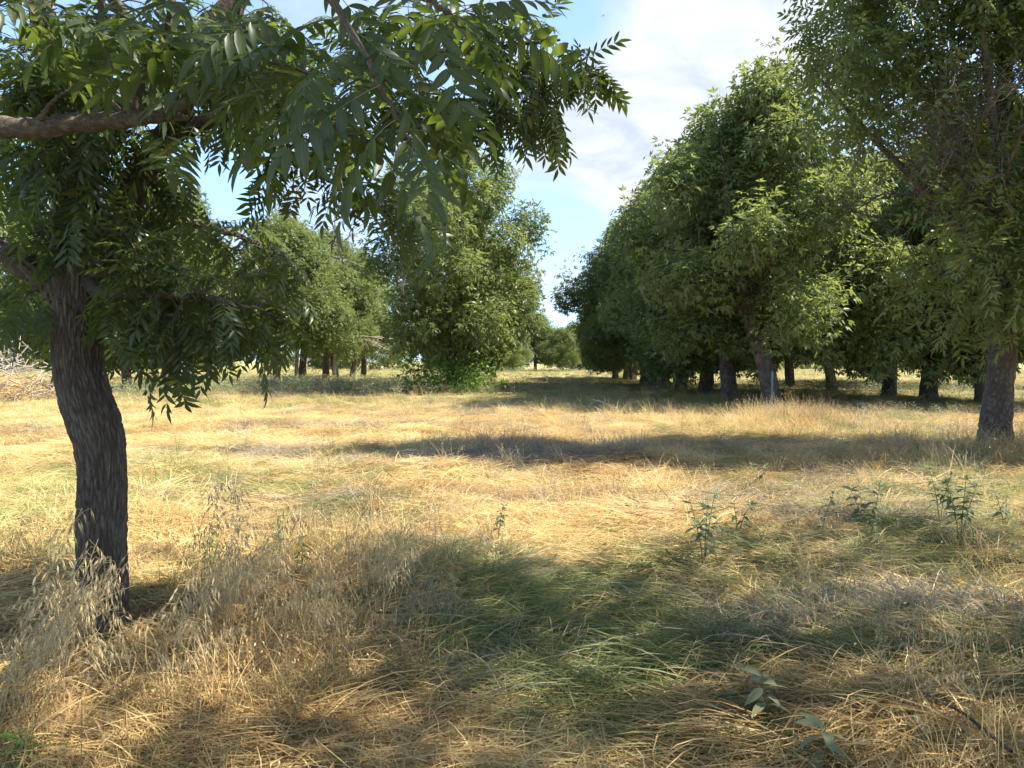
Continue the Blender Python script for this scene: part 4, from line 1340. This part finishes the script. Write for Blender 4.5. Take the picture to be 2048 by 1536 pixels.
X, Y, S = [], [], []
for (cx, cy, rx, ry, n, s) in [(-9.5, 41, 8.5, 5.5, 1400, 1.7), (-18, 36, 7, 5, 450, 1.6), (4.6, 8.6, 1.6, 0.9, 90, 0.6), (16, 36, 7, 6, 420, 1.6), (3, 33, 4.5, 6, 130, 1.0), (-7, 13, 3, 3, 70, 0.6), (9, 21, 5, 3, 160, 0.9), (3.4, 5.8, 1.5, 0.6, 40, 0.5), (0, 75, 40, 25, 900, 2.2)]:
    X.append(r_.normal(size=n) * rx * 0.6 + cx)
    Y.append(np.abs(r_.normal(size=n) * ry * 0.6 + cy))
    S.append(r_.uniform(0.6, 1.3, n) * s)
X, Y, S = map(np.concatenate, (X, Y, S))
n = len(X)
grass_object('low_weeds', [forb(s, M_FORB) for s in range(4)], np.stack([X, Y, height(X, Y)], -1), np.stack([r_.normal(size=n) * 0.15, r_.normal(size=n) * 0.15, r_.uniform(0, 6.28, n)], -1),
             np.stack([S, S, S * 0.9], -1), r_.integers(0, 4, n), r_.uniform(0, 1, n))

# ------------------------------------------------------------------ wild oats, each clump a thing with its stalks
STALKS = []
for s in range(10):
    r2 = np.random.default_rng(400 + s)
    H = r2.uniform(0.62, 0.98)
    a = r2.uniform(-0.2, 0.2)
    bend = r2.uniform(0.15, 0.6)
    t = np.linspace(0, 1, 14)
    P = np.stack([H * bend * t ** 2.2, 0.03 * np.sin(t * 4 + s), H * (t - 0.28 * bend * t ** 3)], -1)
    V, F = tube(P, np.linspace(0.0022, 0.0008, 14), 4)
    st = mk_mesh('stalk', V, F, M_OAT, {'rnd': np.full(len(V), 0.25)})
    parts, rn = [], []
    for k in range(r2.integers(20, 34)):
        tt = r2.uniform(0.55, 1.0)
        p = np.array([np.interp(tt, t, P[:, i]) for i in range(3)])
        az = r2.uniform(0, 6.28)
        l1 = r2.uniform(0.015, 0.06) * (1.4 - tt)* 1.6
        d = np.array([math.cos(az), math.sin(az), r2.uniform(0.0, 0.7)])
        q0 = p + d * l1
        q1 = q0 + d * 0.006 + np.array([0, 0, -0.008])
        V, F = tube(np.array([p, q0, q1]), [0.0006] * 3, 3, cap=False)
        parts.append((V, F)); rn.append(np.full(len(V), 0.2))
        dv = norm(np.array([math.cos(az) * 0.35, math.sin(az) * 0.35, -1.0]) + r2.normal(size=3) * 0.2)
        for sg in (1, -1):
            sd2 = norm(np.cross(dv, np.array([math.sin(az), -math.cos(az), 0.1]))) * sg
            l_ = r2.uniform(0.032, 0.046)
            nn = np.cross(dv, sd2)
            V = np.array([q1, q1 + dv * l_ * 0.45 + sd2 * 0.0034 + nn * 0.003, q1 + dv * l_ + sd2 * 0.003, q1 + dv * l_ * 0.45 + sd2 * 0.0034 - nn * 0.003, q1 + dv * l_ * 0.5])
            parts.append((V, [np.array([[0, 1, 2, 3]]), np.array([[0, 1, 4], [1, 2, 4], [2, 3, 4], [3, 0, 4]])]))
            rn.append(np.full(5, r2.uniform(0.3, 1)))
            aw = q1 + dv * l_ * 0.9
            parts.append((np.array([aw, aw + dv * 0.03 + sd2 * 0.006, aw + sd2 * 0.0012]), [np.array([[0, 1, 2]])]))
            rn.append(np.full(3, 0.1))
    V, F = join(parts)
    STALKS.append((st, mk_mesh('seed_head', V, F, M_OAT, {'rnd': np.concatenate(rn)})))

OATS = [  # px, py of the foot, depth, stalks, scale, lean az, label
    (40, 1400, 3.35, 13, 0.86, 0.3, 'tall wild oat clump at the left edge leaning right toward the trunk'),
    (75, 1440, 3.4, 7, 0.7, 0.5, 'low thin wild oats between the left edge clump and the trunk foot'),
    (370, 1430, 3.5, 5, 0.75, 0.6, 'sparse wild oats with pale bent stalks right of the trunk foot'),
    (270, 1400, 3.6, 5, 0.6, 2.8, 'wild oats bending left in front of the trunk foot'),
    (440, 1330, 4.1, 12, 0.82, 0.2, 'densest golden wild oat clump, heads right of the trunk'),
    (540, 1330, 4.1, 8, 0.8, 0.4, 'wild oats at the right side of the densest golden clump'),
    (400, 1250, 4.7, 8, 0.75, 0.8, 'wild oats behind the densest golden clump'),
    (620, 1350, 4.0, 5, 0.62, 0.2, 'short wild oats drooping right beside the flattened green grass'),
    (770, 1290, 4.4, 8, 0.72, 1.8, 'wild oat clump with dark heads at the edge of the green grass'),
    (700, 1230, 4.9, 5, 0.7, 0.9, 'thin wild oats behind the green grass edge clump'),
    (1440, 1200, 5.2, 3, 0.5, 0.0, 'lone bleached oat stalks in front of the forked weed'),
    (1640, 1330, 4.1, 4, 0.5, 2.4, 'low wild oats in the tangled grass at lower right'),
    (1760, 1400, 3.7, 5, 0.45, 0.4, 'flattened wild oats beside the bottom right weed'),
    (1830, 1520, 3.1, 6, 0.4, 0.2, 'bleached fallen oats at the bottom right corner area'),
]
r_ = np.random.default_rng(17)
for (px, py, d, n, s, az, lab) in OATS:
    p = at(px, py, d)
    t = thing('wild_oats', lab, 'wild oats', (p[0], d, float(height(p[0], d))), 0, 'wild oat clumps in the near grass')
    for k in range(int(n * 1.5)):
        st, sh = STALKS[r_.integers(0, 10)]
        o = link('stalk', st, t)
        o.location = (r_.normal() * 0.07, r_.normal() * 0.07, 0)
        o.rotation_euler = (r_.normal() * 0.1, r_.uniform(-0.12, 0.25), az + r_.normal() * 0.8)
        o.scale = (s * r_.uniform(0.95, 1.45),) * 3
        link('seed_head', sh, o, 'stuff')

# ------------------------------------------------------------------ broad-leaved weeds, each a thing
V, F, md, vn = leaflet(1.0, 0.36, 6, 0.06, 0.3, 0.3)
WL = [mk_mesh('leaf', V, F, M_WEED, {'rnd': np.full(len(V), x), 'mid': md, 'vein': vn}, smooth=True) for x in (0.1, 0.5, 0.9)]
V, F, md, vn = leaflet(1.0, 0.16, 5, 0.08, 0.3, 0.3)
WN = [mk_mesh('leaf', V, F, M_SUCKER, {'rnd': np.full(len(V), x), 'mid': md, 'vein': vn}, smooth=True) for x in (0.1, 0.4, 0.7)]
WP = []
for me in WL:
    me = me.copy()
    me.materials.clear()
    me.materials.append(M_FORB)
    WP.append(me)
WEEDS = [  # px, py, depth, height, branches, leaves, leaf size, lean, narrow?, label
    (995, 1095, 6.6, 0.48, 1, 13, 0.07, 0.12, 0, 'single weed with dark leaves standing on the sunny flattened straw'),
    (1408, 1150, 5.8, 0.62, 3, 34, 0.085, 0.05, 0, 'forked grey green weed at the middle right with drooping leaves'),
    (1475, 1090, 6.6, 0.38, 2, 14, 0.07, 0.1, 0, 'small weed right behind the forked grey green one'),
    (1640, 1090, 6.7, 0.50, 1, 10, 0.07, 0.25, 0, 'thin tilted weed with few leaves right of the forked weed'),
    (1740, 1100, 6.5, 0.58, 2, 36, 0.085, 0.0, 0, 'bushy dark weed between the thin tilted weed and the tallest one'),
    (1920, 1110, 6.4, 0.68, 3, 52, 0.075, 0.05, 0, 'tallest bushy weed near the right edge'),
    (1880, 1040, 7.4, 0.62, 2, 30, 0.06, 0.0, 0, 'pale weed behind the tallest bushy weed'),
    (2010, 1050, 7.2, 0.45, 2, 20, 0.06, 0.0, 0, 'pale green weed at the right frame edge'),
    (1520, 985, 9.4, 0.42, 2, 18, 0.06, 0.0, 0, 'light green weed beyond the forked one beside the dark shadow band'),
    (1640, 1560, 2.9, 0.22, 1, 9, 0.10, 0.1, 0, 'grey blue weed with broad leaves at the bottom edge'),
    (1535, 1500, 3.2, 0.26, 1, 9, 0.085, -0.1, 0, 'faint grey weed left of the bottom edge weed'),
    (1835, 1535, 2.95, 0.10, 1, 6, 0.075, 0.0, 0, 'low dark green rosette at the bottom right'),
    (560, 1130, 6.1, 0.42, 2, 46, 0.06, 0.0, 1, 'narrow leaved green weed pair behind the wild oats, upper one'),
    (605, 1190, 5.3, 0.38, 1, 38, 0.06, 0.0, 1, 'dark narrow leaved weed right of the wild oats'),
    (420, 1150, 5.8, 0.36, 1, 26, 0.055, 0.0, 1, 'narrow leaved green weed right of the near trunk'),
    (355, 930, 12.0, 0.5, 2, 26, 0.07, 0.0, 1, 'green upright weed in the sunny straw right of the trunk bend'),
    (455, 915, 12.5, 0.45, 2, 20, 0.07, 0.0, 1, 'second green weed further right in the sunny straw'),
    (1005, 905, 12.6, 0.40, 2, 22, 0.07, 0.0, 1, 'dark upright weed pair on the shaded mound'),
    (890, 1275, 4.5, 0.16, 1, 9, 0.06, 0.0, 1, 'tiny bright weed at the left edge of the flattened green grass'),
    (40, 1530, 2.95, 0.2, 3, 30, 0.08, 0.0, 1, 'spreading narrow leaved weed in the bottom left corner'),
]
r_ = np.random.default_rng(23)
for (px, py, d, H, nb, nl, ll, ln_, nar, lab) in WEEDS:
    p = at(px, py, d)
    t = thing('weed', lab, 'weed', (p[0], d, float(height(p[0], d))), 0, 'broad leaved weeds in the grass')
    parts, paths = [], []
    for k in range(nb):
        a = k * 2.2 + r_.uniform(0, 1)
        sp = (0.10 if nar else r_.uniform(0.18, 0.34)) * H * (0 if nb == 1 else 1)
        P = [(0, 0, -0.03), (ln_ * H * 0.3 + sp * math.cos(a) * 0.3, sp * math.sin(a) * 0.3, H * 0.4), (ln_ * H + sp * math.cos(a), sp * math.sin(a), H * r_.uniform(0.82, 1.0))]
        Q, q = smooth_path(P, [0.005, 0.004, 0.0015], 12)
        parts.append(tube(Q, q, 5))
        paths.append(Q)
    V, F = join(parts)
    link('stem', mk_mesh('stem', V, F, M_WEED, {'rnd': np.full(len(V), 0.3)}, smooth=True), t)
    ms = WN if nar else (WP if d < 3.5 else WL)
    nl = int(nl * 2.0)
    H *= 1.12
    for k in range(nl):
        Q = paths[k % nb]
        tt = 0.22 + 0.78 * ((k // nb) + 0.5) / math.ceil(nl / nb)
        if nl > 25 and not nar:
            tt = 0.3 + 0.7 * tt ** 0.8
        pp = Q[min(11, int(tt * 11))]
        a = k * 2.4 + r_.uniform(-0.5, 0.5)
        e = r_.uniform(-0.5, 0.35) + 0.9 * max(0, tt - 0.75) * 3
        pet = 0.35 * ll * (1.6 - tt)
        ax = np.array([math.cos(a), math.sin(a), e])
        o = link('leaf', ms[r_.integers(0, 3)], t)
        o.matrix_local = mat_from(ax, np.array([0, 0, 1.0]) + r_.normal(size=3) * 0.25, pp + ax * pet * 0.3, 1.35 * ll * r_.uniform(0.7, 1.2) * (1.25 - 0.5 * tt))

# ------------------------------------------------------------------ brush pile, stake, fallen wood, insect
p = at(10, 722, 31.0)
bp = thing('brush_pile', 'heap of dead grey branches and straw at the left edge', 'brush pile', (p[0] - 1.0, 31.0, float(height(p[0] - 1.0, 31))), 0, None, (1.1, 1.0, 1.2))
r_ = np.random.default_rng(41)
parts = []
for i in range(620):
    a, rr = r_.uniform(0, 6.28), math.sqrt(r_.uniform(0, 1))
    c = np.array([rr * math.cos(a) * 3.9, rr * math.sin(a) * 2.4, 0])
    c[2] = r_.uniform(0.05, 1) * 2.5 * (1 - rr ** 1.6)
    d = norm(r_.normal(size=3) * [1, 1, 0.45])
    l_ = r_.uniform(0.4, 1.5)
    P = np.array([c - d * l_ / 2, c + r_.normal(size=3) * 0.08, c + d * l_ / 2 + r_.normal(size=3) * 0.1])
    P[:, 2] = np.maximum(P[:, 2], 0.02)
    parts.append(tube(P, np.array([1, 0.8, 0.4]) * r_.uniform(0.008, 0.03), 4))
V, F = join(parts)
link('branches', mk_mesh('branches', V, F, M_DEAD), bp, 'stuff')
V, F, rn, P = blades(r_, 2600, 1.0, 0, None, (0.0, 0.9), (-0.8, 0.2), (0.4, 1.0), 0.02)
o_ = link('straw', mk_mesh('straw', V * [1, 1, 1] + np.repeat(np.stack([r_.normal(size=2600) * 1.7, r_.normal(size=2600) * 0.8 - 1.4, r_.uniform(0, 0.75, 2600)], -1), 10, 0), F, M_STRAW, {'rnd': np.clip(rn + 0.6, 0, 1)}), bp, 'stuff')

m_st, b = new_mat('green_paint')
nz = b.n('ShaderNodeTexNoise', in_Scale=30.0, in_Detail=3.0).outputs['Fac']
pb = b.n('ShaderNodeBsdfPrincipled', in_Base_Color=b.mix(b.ramp(nz, [(0.5, 0.0), (0.7, 1.0)]), (0.10, 0.20, 0.16), (0.22, 0.2, 0.15)), in_Roughness=0.6)
b.link(pb.outputs[0], b.n('ShaderNodeOutputMaterial').inputs[0])


def box(x0, x1, y0, y1, z0, z1):
    V = np.array([[x, y, z] for z in (z0, z1) for y in (y0, y1) for x in (x0, x1)], float)
    return V, [np.array([[0, 2, 3, 1], [4, 5, 7, 6], [0, 1, 5, 4], [2, 6, 7, 3], [0, 4, 6, 2], [1, 3, 7, 5]])]


p = at(1545, 722, 24.5)
V, F = join([box(-0.035, 0.035, -0.006, 0.006, -0.3, 1.25), box(-0.006, 0.006, 0.006, 0.045, -0.3, 1.25)] + [box(-0.012, 0.012, -0.016, -0.0065, z, z + 0.03) for z in np.arange(0.1, 1.2, 0.12)])
o = link('fence_post', mk_mesh('fence_post', V, F, m_st), None, None, (p[0], 24.5, float(height(p[0], 24.5))))
o['label'] = 'thin green metal stake in front of the leaning right row trunk'
o['category'] = 'post'

p = at(1215, 822, 23.0)
Q, q = smooth_path([(-0.45, 0, 0.42), (-0.2, 0.05, 0.36), (0.0, 0.0, 0.28), (0.35, 0.08, 0.12), (0.7, 0.0, 0.0)], [0.02, 0.03, 0.035, 0.035, 0.03], 24)
fb, ff = join([tube(Q, q, 8, lambda th, s, rr: rr * 0.3 * (noise(th * 2, s * 6, 0, 4) - 0.5)), tube(*smooth_path([Q[9], Q[9] + [0.05, -0.2, 0.16], Q[9] + [0.0, -0.35, 0.24]], [0.022, 0.016, 0.006], 8), 6)])
o = link('fallen_branch', mk_mesh('fallen_branch', fb, ff, M_DEAD, smooth=True), None, None, (p[0], 23.0, float(height(p[0], 23.0))))
o.rotation_euler = (0, 0, -0.3)
o['label'] = 'pale fallen branch lying in the grass at the lane edge'
o['category'] = 'branch'

# litter of dead leaflets and broken twigs round the near trunk and along the lane
V1, F1, md1, vn1 = leaflet(0.09, 0.028, 3, 0.15, 0.5, -0.5)
n = 2600
lx = np.concatenate([r_.normal(size=n // 2) * 1.1 - 2.3, r_.uniform(-4, 4, n - n // 2)])
ly = np.concatenate([r_.normal(size=n // 2) * 1.0 + 4.3, r_.uniform(2.0, 9, n - n // 2)])
lz = height(lx, ly) + r_.uniform(0.01, 0.12, n)
V, F, rn, md, vn = scatter([(V1, F1, np.full(len(V1), 0.5), md1, vn1)], np.stack([lx, ly, lz], -1), rand_dir(r_, n) * [1, 1, 0.3], rand_dir(r_, n) * 0.6 + [0, 0, 0.8], r_.uniform(0.35, 0.8, n), r_)
link('leaf_litter', mk_mesh('leaf_litter', V, F, M_RUSSET, {'rnd': rn * 0.8}), None, 'stuff')
tw = []
for i in range(70):
    x_, y_ = r_.uniform(-4.5, 5), r_.uniform(2.2, 11)
    d_ = norm(r_.normal(size=3) * [1, 1, 0.15]) * r_.uniform(0.08, 0.3)
    c_ = np.array([x_, y_, float(height(x_, y_)) + r_.uniform(0.03, 0.13)])
    tw.append(tube(np.array([c_ - d_, c_ + r_.normal(size=3) * 0.015, c_ + d_]), np.array([0.005, 0.0045, 0.003]) * r_.uniform(0.6, 1.4), 5))
V, F = join(tw)
link('fallen_twigs', mk_mesh('fallen_twigs', V, F, M_TWIG), None, 'stuff')

m_bug, b = new_mat('dark_insect')
pb = b.n('ShaderNodeBsdfPrincipled', in_Base_Color=(0.05, 0.05, 0.06, 1), in_Roughness=0.6)
b.link(pb.outputs[0], b.n('ShaderNodeOutputMaterial').inputs[0])
p = at(1206, 32, 30)
bd = thing('bird', 'tiny dark bird flying in the blue gap at the top', 'bird', tuple(p), 0.6, None, 0.45)
Q, q = smooth_path([(-0.11, 0, 0), (-0.06, 0, 0.0), (0, 0, 0.005), (0.06, 0, 0.01), (0.09, 0, 0.018), (0.115, 0, 0.015)], [0.008, 0.02, 0.028, 0.022, 0.017, 0.003], 16)
V, F = tube(Q, q, 10)
link('body', mk_mesh('body', V, F, m_bug, smooth=True), bd)
for s in (1, -1):
    V = np.array([[0.03, 0.015 * s, 0.01], [-0.03, 0.015 * s, 0.01], [-0.045, 0.13 * s, 0.06], [0.03, 0.12 * s, 0.065], [-0.06, 0.23 * s, 0.03], [0.0, 0.03 * s, 0.02], [0.01, 0.13 * s, 0.07]])
    link('wing', mk_mesh('wing', V, [np.array([[0, 1, 2, 3]]), np.array([[2, 3, 4], [0, 5, 3], [5, 6, 3]])], m_bug), bd)
